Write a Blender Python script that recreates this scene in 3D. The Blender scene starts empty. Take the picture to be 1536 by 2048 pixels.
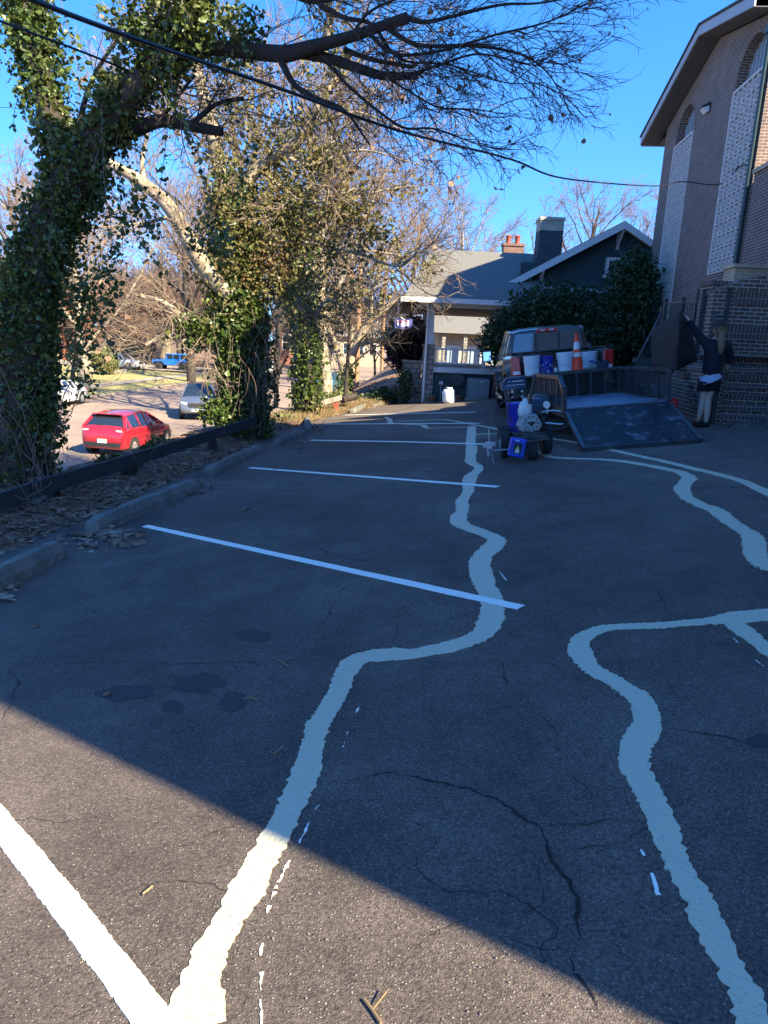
import bpy, bmesh, math, random
import numpy as np
from mathutils import Matrix, Vector
random.seed(7); rng = np.random.default_rng(7)
S = bpy.context.scene
# ---------------------------------------------------------------- camera
FPX = 1400.0
def nrm(v):
    v = np.array(v, float); return v/np.linalg.norm(v)
g_ = nrm((-.044, 1, 342/FPX)); UP = -g_
fw_ = np.array([0, 0, 1.]); Yc = nrm(fw_-fw_.dot(UP)*UP); Xc = np.cross(Yc, UP)
R = np.array([Xc, Yc, UP]); C = np.array([0, 0, 1.4])
cam = bpy.data.cameras.new('camera'); camo = bpy.data.objects.new('camera', cam)
S.collection.objects.link(camo); S.camera = camo
cam.sensor_fit = 'VERTICAL'; cam.sensor_height = 36; cam.lens = 36*FPX/2048
cam.clip_start = .05; cam.clip_end = 2000
cx, cy, cz = R@np.array([1, 0, 0]), R@np.array([0, -1, 0]), R@np.array([0, 0, -1])
camo.matrix_world = Matrix(((cx[0], cy[0], cz[0], C[0]), (cx[1], cy[1], cz[1], C[1]), (cx[2], cy[2], cz[2], C[2]), (0, 0, 0, 1)))
# ---------------------------------------------------------------- light
EL = math.radians(38); AZ = nrm((.74, -.673)); SUN = np.array([AZ[0]*math.cos(EL), AZ[1]*math.cos(EL), math.sin(EL)])
w = bpy.data.worlds.new('World'); S.world = w; w.use_nodes = True
nt = w.node_tree; bg = nt.nodes['Background']
sky = nt.nodes.new('ShaderNodeTexSky'); sky.sky_type = 'NISHITA'; sky.sun_disc = False
sky.sun_elevation = EL; sky.sun_rotation = math.atan2(AZ[0], AZ[1]); sky.altitude = 300
sky.air_density = 1.0; sky.dust_density = .25; sky.ozone_density = 3.5
hs = nt.nodes.new('ShaderNodeHueSaturation'); hs.inputs['Saturation'].default_value = 1.31; hs.inputs['Hue'].default_value = .508
tcw = nt.nodes.new('ShaderNodeTexCoord'); mpw = nt.nodes.new('ShaderNodeVectorMath'); mpw.operation = 'MULTIPLY_ADD'
mpw.inputs[1].default_value = (1, 1, .85); mpw.inputs[2].default_value = (0, 0, .16)      # start the sky gradient above the white horizon band
nt.links.new(tcw.outputs['Generated'], mpw.inputs[0]); nt.links.new(mpw.outputs[0], sky.inputs[0])
nt.links.new(sky.outputs[0], hs.inputs['Color']); nt.links.new(hs.outputs[0], bg.inputs[0]); bg.inputs[1].default_value = .106
sl = bpy.data.lights.new('sun', 'SUN'); sl.energy = 4.4; sl.angle = math.radians(.55); sl.color = (1, .86, .60)
so = bpy.data.objects.new('sun', sl); S.collection.objects.link(so)
so.rotation_euler = Vector(tuple(SUN)).to_track_quat('Z', 'Y').to_euler()
S.view_settings.view_transform = 'Standard'; S.view_settings.look = 'None'
S.view_settings.exposure = 2.15; S.view_settings.gamma = 1
S.render.engine = 'CYCLES'
S.cycles.max_bounces = 6; S.cycles.transparent_max_bounces = 8
# ---------------------------------------------------------------- pixel -> place (photo pixels 1536x2048)
nw = R@nrm((.085, 1, 292/FPX)); HN = 1.35
def ray(x, y): return R@np.array([(x-768)/FPX, (y-1024)/FPX, 1.])
def G(x, y, lift=0):
    d = ray(x, y); return C+d*(HN-lift)/nw.dot(d)
def gz(x, y, z):
    d = ray(x, y); return C+d*(z-C[2])/d[2]
def at(x, y, Y):
    d = ray(x, y); return C+d*Y/d[1]
def LZ(X, Y): return C[2]+(HN-nw[0]*X-nw[1]*Y)/nw[2]       # height of the sloping lot
# ---------------------------------------------------------------- materials
MC = {}
def N(nt, t, **k):
    n = nt.nodes.new(t)
    for a, b in k.items(): setattr(n, a, b)
    return n
def mat(name, col, rough=.7, col2=None, scale=3, bump=0, bscale=40, metal=0, spec=.5, detail=6, coat=0, trans=0, island=0, stretch=None, lo=.35, hi=.65, bdist=.02):
    if name in MC: return MC[name]
    m = bpy.data.materials.new(name); m.use_nodes = True; t = m.node_tree; b = t.nodes['Principled BSDF']
    b.inputs['Base Color'].default_value = (*col, 1); b.inputs['Roughness'].default_value = rough
    b.inputs['Metallic'].default_value = metal; b.inputs['Specular IOR Level'].default_value = spec
    b.inputs['Coat Weight'].default_value = coat; b.inputs['Coat Roughness'].default_value = .04
    tc = N(t, 'ShaderNodeTexCoord'); src = tc.outputs['Object']
    if stretch:
        mp = N(t, 'ShaderNodeMapping'); mp.inputs['Scale'].default_value = stretch; t.links.new(src, mp.inputs[0]); src = mp.outputs[0]
    if col2:
        no = N(t, 'ShaderNodeTexNoise'); no.inputs['Scale'].default_value = scale; no.inputs['Detail'].default_value = detail; no.inputs['Roughness'].default_value = .65
        t.links.new(src, no.inputs['Vector'])
        r = N(t, 'ShaderNodeMapRange'); r.inputs[1].default_value = lo; r.inputs[2].default_value = hi; t.links.new(no.outputs[0], r.inputs[0])
        mx = N(t, 'ShaderNodeMix', data_type='RGBA'); mx.inputs[6].default_value = (*col, 1); mx.inputs[7].default_value = (*col2, 1)
        if island:
            ge = N(t, 'ShaderNodeNewGeometry'); t.links.new(ge.outputs['Random Per Island'], mx.inputs[0])
        else: t.links.new(r.outputs[0], mx.inputs[0])
        out = mx.outputs[2]
        if island and island != 1:
            mx2 = N(t, 'ShaderNodeMix', data_type='RGBA'); mx2.inputs[7].default_value = (*island, 1)
            r.inputs[1].default_value = .5; r.inputs[2].default_value = .72
            t.links.new(r.outputs[0], mx2.inputs[0]); t.links.new(out, mx2.inputs[6]); out = mx2.outputs[2]
        t.links.new(out, b.inputs['Base Color'])
        if trans:
            tr = N(t, 'ShaderNodeBsdfTranslucent'); ms = N(t, 'ShaderNodeMixShader'); ms.inputs[0].default_value = trans
            t.links.new(out, tr.inputs[0]); t.links.new(b.outputs[0], ms.inputs[1]); t.links.new(tr.outputs[0], ms.inputs[2])
            t.links.new(ms.outputs[0], t.nodes['Material Output'].inputs[0])
    if bump:
        n2 = N(t, 'ShaderNodeTexNoise'); n2.inputs['Scale'].default_value = bscale; n2.inputs['Detail'].default_value = 5
        t.links.new(src, n2.inputs['Vector']); bp = N(t, 'ShaderNodeBump'); bp.inputs['Strength'].default_value = bump; bp.inputs['Distance'].default_value = bdist
        t.links.new(n2.outputs[0], bp.inputs['Height']); t.links.new(bp.outputs[0], b.inputs['Normal'])
    MC[name] = m; return m
def brickmat(name, c1, c2, mortar, bw=.2, bh=.068, ms=.010, offset=.5):
    if name in MC: return MC[name]
    m = bpy.data.materials.new(name); m.use_nodes = True; t = m.node_tree; b = t.nodes['Principled BSDF']
    uv = N(t, 'ShaderNodeUVMap'); br = N(t, 'ShaderNodeTexBrick', offset=offset)
    br.inputs['Scale'].default_value = 1; br.inputs['Brick Width'].default_value = bw; br.inputs['Row Height'].default_value = bh
    br.inputs['Mortar Size'].default_value = ms*.6; br.inputs['Mortar Smooth'].default_value = .2
    br.inputs['Color1'].default_value = (*c1, 1); br.inputs['Color2'].default_value = (*c2, 1); br.inputs['Mortar'].default_value = (*mortar, 1)
    t.links.new(uv.outputs[0], br.inputs['Vector'])
    no = N(t, 'ShaderNodeTexNoise'); no.inputs['Scale'].default_value = 2.2; no.inputs['Detail'].default_value = 8; t.links.new(uv.outputs[0], no.inputs['Vector'])
    mr = N(t, 'ShaderNodeMapRange'); mr.inputs[3].default_value = .6; mr.inputs[4].default_value = 1.35; t.links.new(no.outputs[0], mr.inputs[0])
    mx = N(t, 'ShaderNodeVectorMath', operation='SCALE'); t.links.new(br.outputs[0], mx.inputs[0]); t.links.new(mr.outputs[0], mx.inputs['Scale'])
    t.links.new(mx.outputs[0], b.inputs['Base Color']); b.inputs['Roughness'].default_value = .85
    bp = N(t, 'ShaderNodeBump', invert=True); bp.inputs['Strength'].default_value = .7; bp.inputs['Distance'].default_value = .01
    t.links.new(br.outputs[1], bp.inputs['Height']); t.links.new(bp.outputs[0], b.inputs['Normal'])
    MC[name] = m; return m
# ---------------------------------------------------------------- object helpers
COL = S.collection
def tag(o, label=None, cat=None, group=None, kind=None):
    if label: o['label'] = label
    if cat: o['category'] = cat
    if group: o['group'] = group
    if kind: o['kind'] = kind
    return o
FR = {}
def thing(name, label, cat, M=None, group=None):
    o = bpy.data.objects.new(name, None); COL.objects.link(o); o.empty_display_size = .2
    M = M or Matrix.Identity(4); o.matrix_world = M; FR[o.name] = M
    return tag(o, label, cat, group)
def Mv(p, hx=0., hy=1.):                                    # upright frame, forward (hx,hy)
    f = nrm((hx, hy, 0)); r = np.array([f[1], -f[0], 0])
    return Matrix(((r[0], f[0], 0, p[0]), (r[1], f[1], 0, p[1]), (0, 0, 1, p[2]), (0, 0, 0, 1)))
def Ml(p, hx=0., hy=1.):                                    # frame standing square on the sloping lot
    u = -nw; f = np.array([hx, hy, 0.]); f = nrm(f-f.dot(u)*u); r = np.cross(f, u)
    return Matrix(((r[0], f[0], u[0], p[0]), (r[1], f[1], u[1], p[1]), (r[2], f[2], u[2], p[2]), (0, 0, 0, 1)))
def V3(a): return np.array([a[0], a[1], a[2]], float)
class MB:
    def __init__(s): s.v = []; s.f = []; s.m = []
    def add(s, vs, fs, mi=0):
        n = len(s.v); s.v += [tuple(map(float, v)) for v in vs]; s.f += [tuple(n+i for i in f) for f in fs]; s.m += [mi]*len(fs); return s
    def bx(s, x0, x1, y0, y1, z0, z1, mi=0):
        return s.add([(x0, y0, z0), (x1, y0, z0), (x1, y1, z0), (x0, y1, z0), (x0, y0, z1), (x1, y0, z1), (x1, y1, z1), (x0, y1, z1)],
                     [(0, 3, 2, 1), (4, 5, 6, 7), (0, 1, 5, 4), (1, 2, 6, 5), (2, 3, 7, 6), (3, 0, 4, 7)], mi)
    def beam(s, a, b, w, h=None, mi=0, up=(0, 0, 1)):        # square bar between two points
        h = h or w; a = V3(a); b = V3(b); d = nrm(b-a); u = V3(up)
        if abs(d.dot(u)) > .95: u = np.array([0, 1., 0])
        r = nrm(np.cross(d, u)); u = np.cross(r, d); r = r*w/2; u = u*h/2
        return s.add([a-r-u, a+r-u, a+r+u, a-r+u, b-r-u, b+r-u, b+r+u, b-r+u], [(0, 1, 2, 3), (7, 6, 5, 4), (1, 0, 4, 5), (2, 1, 5, 6), (3, 2, 6, 7), (0, 3, 7, 4)], mi)
    def tube(s, pts, r, n=6, cap=True, mi=0):
        pts = [V3(p) for p in pts]; k = len(pts)
        rs = [r]*k if isinstance(r, (int, float)) else list(r)
        vs = []; ref = None
        for i, p in enumerate(pts):
            d = pts[min(i+1, k-1)]-pts[max(i-1, 0)]; d = d/(np.linalg.norm(d)+1e-9)
            if ref is None:
                ref = np.array([0, 0, 1.]) if abs(d[2]) < .9 else np.array([1., 0, 0])
            a = np.cross(d, ref); a = a/(np.linalg.norm(a)+1e-9); b = np.cross(a, d); ref = b
            for j in range(n):
                t = 2*math.pi*j/n; vs.append(p+rs[i]*(a*math.cos(t)+b*math.sin(t)))
        fs = [(i*n+j, i*n+(j+1) % n, (i+1)*n+(j+1) % n, (i+1)*n+j) for i in range(k-1) for j in range(n)]
        if cap: fs += [tuple(range(n-1, -1, -1)), tuple(range((k-1)*n, k*n))]
        return s.add(vs, fs, mi)
    def lathe(s, prof, c=(0, 0, 0), n=16, ax='z', mi=0, cap=True):
        vs = []; k = len(prof)
        for r, h in prof:
            for j in range(n):
                t = 2*math.pi*j/n; a, b = r*math.cos(t), r*math.sin(t)
                vs.append((c[0]+a, c[1]+b, c[2]+h) if ax == 'z' else (c[0]+h, c[1]+a, c[2]+b) if ax == 'x' else (c[0]+b, c[1]+h, c[2]+a))
        fs = [(i*n+j, i*n+(j+1) % n, (i+1)*n+(j+1) % n, (i+1)*n+j) for i in range(k-1) for j in range(n)]
        if cap: fs += [tuple(range(n-1, -1, -1)), tuple(range((k-1)*n, k*n))]
        return s.add(vs, fs, mi)
    def prism(s, poly, vec, mi=0):
        n = len(poly); vec = V3(vec); a = [V3(p) for p in poly]
        return s.add(a+[p+vec for p in a], [tuple(range(n-1, -1, -1)), tuple(range(n, 2*n))]+[(i, (i+1) % n, n+(i+1) % n, n+i) for i in range(n)], mi)
    def build(s, name, mats, parent=None, world=False, smooth=False, bevel=0, seg=2, label=None):
        me = bpy.data.meshes.new(name); v = s.v
        if world and parent is not None:
            Mi = np.array(FR[root(parent)].inverted()); A = np.array(v); v = (A@Mi[:3, :3].T+Mi[:3, 3]).tolist()
        me.from_pydata(v, [], s.f)
        if not isinstance(mats, (list, tuple)): mats = [mats]
        for m in mats: me.materials.append(m)
        if len(mats) > 1: me.polygons.foreach_set('material_index', s.m)
        return finish(me, name, parent, smooth, bevel, seg, label)
def root(o):
    while o.parent: o = o.parent
    return o.name
def finish(me, name, parent, smooth, bevel=0, seg=2, label=None, norm=True):
    if norm and len(me.polygons) < 20000:
        bm = bmesh.new(); bm.from_mesh(me); bmesh.ops.recalc_face_normals(bm, faces=bm.faces)
        uvl = bm.loops.layers.uv.new('UVMap')
        for f in bm.faces:
            n = f.normal
            if abs(n.z) > .8: tu, tv = Vector((1, 0, 0)), Vector((0, 1, 0))
            else:
                tu = Vector((0, 0, 1)).cross(n).normalized(); tv = Vector((0, 0, 1)) if abs(n.z) < .1 else n.cross(tu)
            for l in f.loops: l[uvl].uv = (l.vert.co.dot(tu), l.vert.co.dot(tv))
        bm.to_mesh(me); bm.free()
    if smooth:
        me.polygons.foreach_set('use_smooth', [True]*len(me.polygons))
        if smooth is True: me.set_sharp_from_angle(angle=math.radians(38))
    o = bpy.data.objects.new(name, me); COL.objects.link(o)
    if parent is not None: o.parent = parent
    else: FR[o.name] = Matrix.Identity(4)
    if bevel:
        b = o.modifiers.new('bevel', 'BEVEL'); b.width = bevel; b.segments = seg; b.limit_method = 'ANGLE'
    if label: o['label'] = label
    return o
def bulk(name, V, F, m, parent=None, world=True, smooth=False):   # big meshes straight from arrays
    V = np.asarray(V, float)
    if world and parent is not None:
        Mi = np.array(FR[root(parent)].inverted()); V = V@Mi[:3, :3].T+Mi[:3, 3]
    me = bpy.data.meshes.new(name); k = F.shape[1]
    me.vertices.add(len(V)); me.vertices.foreach_set('co', V.ravel())
    me.loops.add(F.size); me.loops.foreach_set('vertex_index', F.ravel().astype(np.int32))
    me.polygons.add(len(F)); me.polygons.foreach_set('loop_start', np.arange(0, F.size, k, dtype=np.int32))
    me.update(calc_edges=True); me.materials.append(m)
    me.polygons.foreach_set('use_smooth', [bool(smooth)]*len(F))
    o = bpy.data.objects.new(name, me); COL.objects.link(o)
    if parent is not None: o.parent = parent
    else: FR[o.name] = Matrix.Identity(4)
    return o
def dup_thing(o, M, label, name=None):
    c = o.copy(); COL.objects.link(c); c.matrix_world = M; FR[c.name] = M
    if label: c['label'] = label
    def rec(a, b):
        for ch in list(a.children):
            d = ch.copy(); COL.objects.link(d); d.parent = b; rec(ch, d)
    rec(o, c); return c
# leaves: folded pointed leaf, 6 verts / 2 quads each
LEAF = np.array([(0, 0, 0), (-.5, .25, .12), (-.32, .7, .08), (0, 1.05, -.06), (.32, .7, .08), (.5, .25, .12)])
def leaf_arrays(P, size, droop=.3, flat=False, shape=LEAF):
    n = len(P); a = rng.normal(size=(n, 3))
    if flat: a[:, 2] *= .15
    else: a[:, 2] -= droop
    a /= np.linalg.norm(a, axis=1)[:, None]
    b = rng.normal(size=(n, 3))
    if flat: b = b*.22+np.array([0, 0, 1.])
    b -= (a*b).sum(1)[:, None]*a; b /= np.linalg.norm(b, axis=1)[:, None]; c = np.cross(a, b)
    s = size*np.clip(rng.lognormal(-.08, .33, n), .4, 1.8)
    L = shape
    V = P[:, None, :]+s[:, None, None]*(L[None, :, 0, None]*c[:, None, :]+(L[None, :, 1, None]-.5)*a[:, None, :]+L[None, :, 2, None]*b[:, None, :])
    base = np.arange(n)[:, None]*6
    F = np.concatenate([base+np.array([0, 1, 2, 3]), base+np.array([0, 3, 4, 5])], 0)
    return V.reshape(-1, 3), F
# ================================================================= SETTING
def smooth(t): t = np.clip(t, 0, 1); return t*t*(3-2*t)
ZS = -2.9
EY = [-6, 4, 6.5, 10, 14, 17, 20.5, 24, 26, 40, 300]; EX = [-3.9, -3.55, -3.4, -3.1, -2.95, -2.75, -2.0, -.6, .6, 2.5, 2.5]
def xe(Y): return np.interp(Y, EY, EX)
def xk(Y): return -7.4+.08*(Y-20)          # near kerb of the street
def xf(Y): return -18.9+.08*(Y-43)         # far kerb
def fnoise(X, Y, s, seed=0):
    r = np.random.default_rng(seed); o = 0*X
    for i in range(5):
        a, b, p, q = r.uniform(-1, 1, 4); o = o+np.sin((a*X+b*Y)*s*(1.4**i)+p*9)*np.cos((q*X-a*Y)*s*(1.3**i)+q*7)
    return o/5
def H(X, Y):
    X = np.asarray(X, float); Y = np.asarray(Y, float)
    e = xe(Y); k = xk(Y)
    zl = LZ(np.maximum(X, e), np.minimum(Y, 24.5)); zl = np.where(Y > 24.5, zl, zl)
    d = e-X
    zb = LZ(e, np.minimum(Y, 24.5))+.05*smooth(d/.4)+.03*fnoise(X, Y, 3)
    t = smooth((d-1.35)/np.maximum(e-1.35-k, .5))
    zleft = zb*(1-t)+(ZS+.02)*t
    z = np.where(d < 0, zl-.06, zleft)
    z = np.where(X < k, ZS-.06, z)
    f = xf(Y)
    z = np.where(X < f, ZS+.10+.05*smooth((f-X)/4)+.022*np.maximum(f-X-5, 0), z)
    return z
gX = np.unique(np.concatenate([np.arange(-140, -30, 5), np.arange(-30, -9, 1.), np.arange(-9, 3, .3), np.arange(3, 20, 1.), np.arange(20, 141, 10)]))
gY = np.unique(np.concatenate([np.arange(-30, 2, 2.), np.arange(2, 30, .4), np.arange(30, 60, 1.5), np.arange(60, 420, 12)]))
XX, YY = np.meshgrid(gX, gY); ZZ = H(XX, YY)
nx_ = len(gX); ny_ = len(gY)
idx = (np.arange(ny_-1)[:, None]*nx_+np.arange(nx_-1)[None, :]).ravel()
gF = np.stack([idx, idx+1, idx+nx_+1, idx+nx_], 1)
m_ground = mat('leafy_soil', (.26, .16, .10), .95, (.11, .07, .045), 1.3, .8, 30, lo=.38, hi=.62)
gr = bulk('ground', np.stack([XX.ravel(), YY.ravel(), ZZ.ravel()], 1), gF, m_ground, smooth=True); tag(gr, kind='structure')
def strip(name, Ys, fa, fb, zf, m, kind='structure'):
    a = [(fa(y), y, zf(fa(y), y)) for y in Ys]; b = [(fb(y), y, zf(fb(y), y)) for y in Ys]; n = len(Ys)
    mb = MB(); mb.add(a+b, [(i, n+i, n+i+1, i+1) for i in range(n-1)]); o = mb.build(name, m); return tag(o, kind=kind)
Ys = list(np.arange(-20, 300, 4.))
m_road = mat('old_road_asphalt', (.29, .215, .165), .9, (.20, .15, .12), .35, .4, 60)
strip('street', Ys, xf, xk, lambda x, y: ZS, m_road)
m_conc = mat('pale_concrete', (.32, .28, .23), .9, (.23, .20, .165), 2, .3, 30)
def kerb(fx, w_):
    mb = MB()
    for y in np.arange(-20, 200, 3.):
        a, b = fx(y), fx(y+2.97); mb.add([(a, y, ZS-.05), (a+w_, y, ZS-.05), (b+w_, y+2.97, ZS-.05), (b, y+2.97, ZS-.05), (a, y, ZS+.13), (a+w_, y, ZS+.13), (b+w_, y+2.97, ZS+.13), (b, y+2.97, ZS+.13)],
            [(0, 3, 2, 1), (4, 5, 6, 7), (0, 1, 5, 4), (1, 2, 6, 5), (2, 3, 7, 6), (3, 0, 4, 7)])
    return tag(mb.build('kerb', m_conc), kind='structure')
kerb(xk, .15); kerb(xf, -.15)
Yf = list(np.arange(10, 200, 3.))
m_lawn = mat('winter_lawn', (.34, .29, .11), .95, (.22, .21, .08), .8, .8, 60)
def lawnz(x, y): return float(H(x, y))+.03
def grid_sheet(name, x0, x1, y0, y1, nx, ny, zf, m):
    mb = MB(); vs = []
    for j in range(ny+1):
        y = y0+(y1-y0)*j/ny
        for i in range(nx+1):
            x = x0(y)+(x1(y)-x0(y))*i/nx; vs.append((x, y, zf(x, y)))
    mb.add(vs, [(j*(nx+1)+i, j*(nx+1)+i+1, (j+1)*(nx+1)+i+1, (j+1)*(nx+1)+i) for j in range(ny) for i in range(nx)]); return tag(mb.build(name, m, smooth=1), kind='structure')
grid_sheet('lawn', lambda y: -60+0*y, lambda y: xf(y)-.2, 12, 74, 30, 30, lawnz, m_lawn)
strip('sidewalk', list(np.arange(12, 120, 3.)), lambda y: xf(y)-4.2, lambda y: xf(y)-2.7, lambda x, y: float(H(x, y))+.06, m_conc)
# side street crossing far away and the neighbour's driveway
mb = MB(); mb.add([(-60, 74.5, ZS+.9), (xf(74)-4.5, 74.5, ZS+.3), (xf(80)-4.5, 84, ZS+.32), (-60, 84, ZS+.92)], [(0, 1, 2, 3)])
tag(mb.build('driveway', m_conc), kind='structure')

# ---- the parking lot sheet
def asphalt():
    m = bpy.data.materials.new('lot_asphalt'); m.use_nodes = True; t = m.node_tree; b = t.nodes['Principled BSDF']
    tc = N(t, 'ShaderNodeTexCoord'); src = tc.outputs['Object']
    def noise(sc, det=5, ro=.6):
        n = N(t, 'ShaderNodeTexNoise'); n.inputs['Scale'].default_value = sc; n.inputs['Detail'].default_value = det; n.inputs['Roughness'].default_value = ro; t.links.new(src, n.inputs[0]); return n.outputs[0]
    def ramp(s, a, b_, c, d):
        r = N(t, 'ShaderNodeMapRange'); r.inputs[1].default_value = a; r.inputs[2].default_value = b_; r.inputs[3].default_value = c; r.inputs[4].default_value = d; t.links.new(s, r.inputs[0]); return r.outputs[0]
    def mul(a, b_):
        n = N(t, 'ShaderNodeMath', operation='MULTIPLY'); t.links.new(a, n.inputs[0]); t.links.new(b_, n.inputs[1]); return n.outputs[0]
    base = mul(ramp(noise(.45, 8), .35, .65, .70, 1.35), ramp(noise(3.2, 9, .75), .32, .68, .68, 1.32))
    base = mul(mul(base, ramp(noise(95, 3, .75), .3, .7, .35, 1.65)), ramp(noise(320, 2, .6), .3, .7, .6, 1.4))
    vo = N(t, 'ShaderNodeTexVoronoi'); vo.inputs['Scale'].default_value = 125; t.links.new(src, vo.inputs[0])
    sp = N(t, 'ShaderNodeSeparateColor'); t.links.new(vo.outputs['Color'], sp.inputs[0])
    chip = mul(ramp(sp.outputs[0], .72, .98, 0, 1), ramp(vo.outputs['Distance'], .22, .42, 1, 0))
    mx = N(t, 'ShaderNodeMix', data_type='RGBA'); sc = N(t, 'ShaderNodeVectorMath', operation='SCALE'); sc.inputs[0].default_value = (.106, .084, .070)
    t.links.new(base, sc.inputs['Scale']); t.links.new(sc.outputs[0], mx.inputs[6]); mx.inputs[7].default_value = (.36, .33, .28, 1); t.links.new(chip, mx.inputs[0])
    # pale worn dusty patches
    mx2 = N(t, 'ShaderNodeMix', data_type='RGBA'); pt = mul(ramp(noise(1.1, 9, .72), .60, .76, 0, .5), ramp(noise(30, 4), .35, .6, .2, 1))
    t.links.new(pt, mx2.inputs[0]); t.links.new(mx.outputs[2], mx2.inputs[6]); mx2.inputs[7].default_value = (.15, .14, .125, 1)
    t.links.new(mx2.outputs[2], b.inputs['Base Color']); b.inputs['Roughness'].default_value = .82; b.inputs['Specular IOR Level'].default_value = .35
    ad = N(t, 'ShaderNodeMath', operation='ADD'); t.links.new(noise(190, 3, .7), ad.inputs[0]); t.links.new(chip, ad.inputs[1])
    bp = N(t, 'ShaderNodeBump'); bp.inputs['Strength'].default_value = .85; bp.inputs['Distance'].default_value = .009; t.links.new(ad.outputs[0], bp.inputs['Height']); t.links.new(bp.outputs[0], b.inputs['Normal'])
    return m
m_asph = asphalt()
out = [(xe(y)+.02*math.sin(y*3.1)+.03*math.sin(y*7.7), y) for y in np.arange(-6, 24.1, .5)]
far = [G(*p) for p in [(735, 815), (790, 809), (850, 805), (920, 802), (990, 799), (1080, 796), (1200, 793)]]
out += [(p[0], p[1]) for p in far if p[1] > 24.0 or p[0] > .5]+[(9.5, 23), (9.5, -6)]
mb = MB(); mb.prism([(x, y, LZ(x, y)-.05) for x, y in out], (0, 0, .05)); lot = mb.build('parking_lot', m_asph); tag(lot, kind='structure')
lotpoly = out
def onlot(pts, lift): return [G(x, y, lift) for x, y in pts]

# ---- painted strips: traced centre lines laid on the lot, ragged edges
def resample(P, W, step):
    P = np.array(P); W = np.array(W); d = np.r_[0, np.cumsum(np.linalg.norm(np.diff(P, axis=0), axis=1))]
    n = max(2, int(d[-1]/step)); s = np.linspace(0, d[-1], n)
    return np.stack([np.interp(s, d, P[:, i]) for i in range(3)], 1), np.interp(s, d, W)
def catmull(P, W, k=6):
    P = np.array(P, float); W = np.array(W, float); Q = np.r_[P[:1]*2-P[1:2], P, P[-1:]*2-P[-2:-1]]; o = []; ow = []
    for i in range(1, len(Q)-2):
        for j in range(k):
            t = j/k; o.append(.5*((2*Q[i])+(Q[i+1]-Q[i-1])*t+(2*Q[i-1]-5*Q[i]+4*Q[i+1]-Q[i+2])*t*t+(3*Q[i]-Q[i-1]-3*Q[i+1]+Q[i+2])*t**3)); ow.append(W[i-1]*(1-t)+W[min(i, len(W)-1)]*t)
    o.append(P[-1]); ow.append(W[-1]); return np.array(o), np.array(ow)
def paint(name, pts, width, lift, m, label=None, cat=None, group=None, jit=.006, smoothc=True, dash=False, parent=None, step=.012, wscale=.82):
    P = [G(p[0], p[1], lift) for p in pts]; W = [(p[2]*wscale if len(p) > 2 else width) for p in pts]
    if smoothc and len(P) > 2: P, W = catmull(P, W)
    P, W = resample(P, W, step); n = len(P); T = np.gradient(P, axis=0); T /= np.linalg.norm(T, axis=1)[:, None]
    Sd = np.cross(T, -nw); Sd /= np.linalg.norm(Sd, axis=1)[:, None]
    def jn():
        a = rng.normal(size=n); b = np.convolve(rng.normal(size=n+8), np.ones(9)/9, 'valid')*2.2; c = np.convolve(rng.normal(size=n+40), np.ones(41)/41, 'valid')*6; return (a*1.0+b*1.2+c*.9)*jit
    up = -nw; L = P+Sd*(W/2+jn())[:, None]; Rr = P-Sd*(W/2+jn())[:, None]
    th = lift
    V = np.concatenate([L, Rr, L-up*th, Rr-up*th]); i = np.arange(n-1)
    if dash:
        k = np.convolve(rng.normal(size=n+4), np.ones(5)/5, 'valid')[:n-1] > .12; i = i[k]
    F = np.concatenate([np.stack([i, i+1, n+i+1, n+i], 1), np.stack([i, 2*n+i, 2*n+i+1, i+1], 1), np.stack([n+i, n+i+1, 3*n+i+1, 3*n+i], 1)])
    o = bulk(name, V, F, m, parent=parent, world=False)
    tag(o, label, cat, group)
    return o
m_fill = mat('cream_filler_paint', (.52, .49, .345), .5, (.30, .28, .21), 75, .8, 70, lo=.60, hi=.74, bdist=.006, detail=4)
m_white = mat('white_line_paint', (.86, .85, .76), .6, (.42, .42, .40), 90, .8, 110, lo=.63, hi=.76, bdist=.005, detail=4)
A = [(392, 2060, .155), (392, 2010, .17), (398, 1965, .12), (425, 1900, .118), (452, 1850, .115), (478, 1800, .125), (512, 1740, .125), (545, 1680, .12), (572, 1635, .115), (595, 1585, .115), (612, 1545, .115), (617, 1520, .11), (627, 1480, .11), (640, 1440, .11), (668, 1400, .115), (682, 1365, .11), (697, 1338, .13), (722, 1315, .15), (768, 1309, .16), (820, 1308, .14), (880, 1298, .14), (930, 1284, .14), (963, 1268, .15), (980, 1240, .15), (985, 1205, .16), (968, 1165, .16), (958, 1130, .17), (966, 1108, .19), (985, 1093, .20), (992, 1078, .16), (958, 1062, .17), (925, 1050, .17), (916, 1035, .19), (926, 1018, .15), (924, 1000, .16), (936, 985, .14), (938, 965, .17), (944, 950, .2), (958, 936, .14), (941, 922, .17), (943, 900, .2), (941, 885, .19), (943, 866, .2), (943, 852, .2)]
paint('filler_strip', A, .13, .003, m_fill, 'longest cream wavy painted strip, running up the middle and crossing the white bay lines', 'painted strip', 'cream wavy strips painted over the lot cracks', jit=.004)
B = [(1515, 2070, .085), (1490, 1990, .085), (1452, 1910, .085), (1413, 1840, .09), (1378, 1765, .09), (1343, 1690, .095), (1313, 1620, .1), (1285, 1560, .105), (1268, 1525, .11), (1270, 1490, .12), (1290, 1462, .13), (1293, 1435, .12), (1288, 1408, .12), (1262, 1383, .11), (1218, 1356, .11), (1183, 1335, .11), (1163, 1308, .13), (1160, 1282, .13), (1183, 1264, .11), (1225, 1253, .09), (1318, 1250, .09), (1418, 1242, .1), (1478, 1234, .17), (1560, 1226, .17)]
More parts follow.
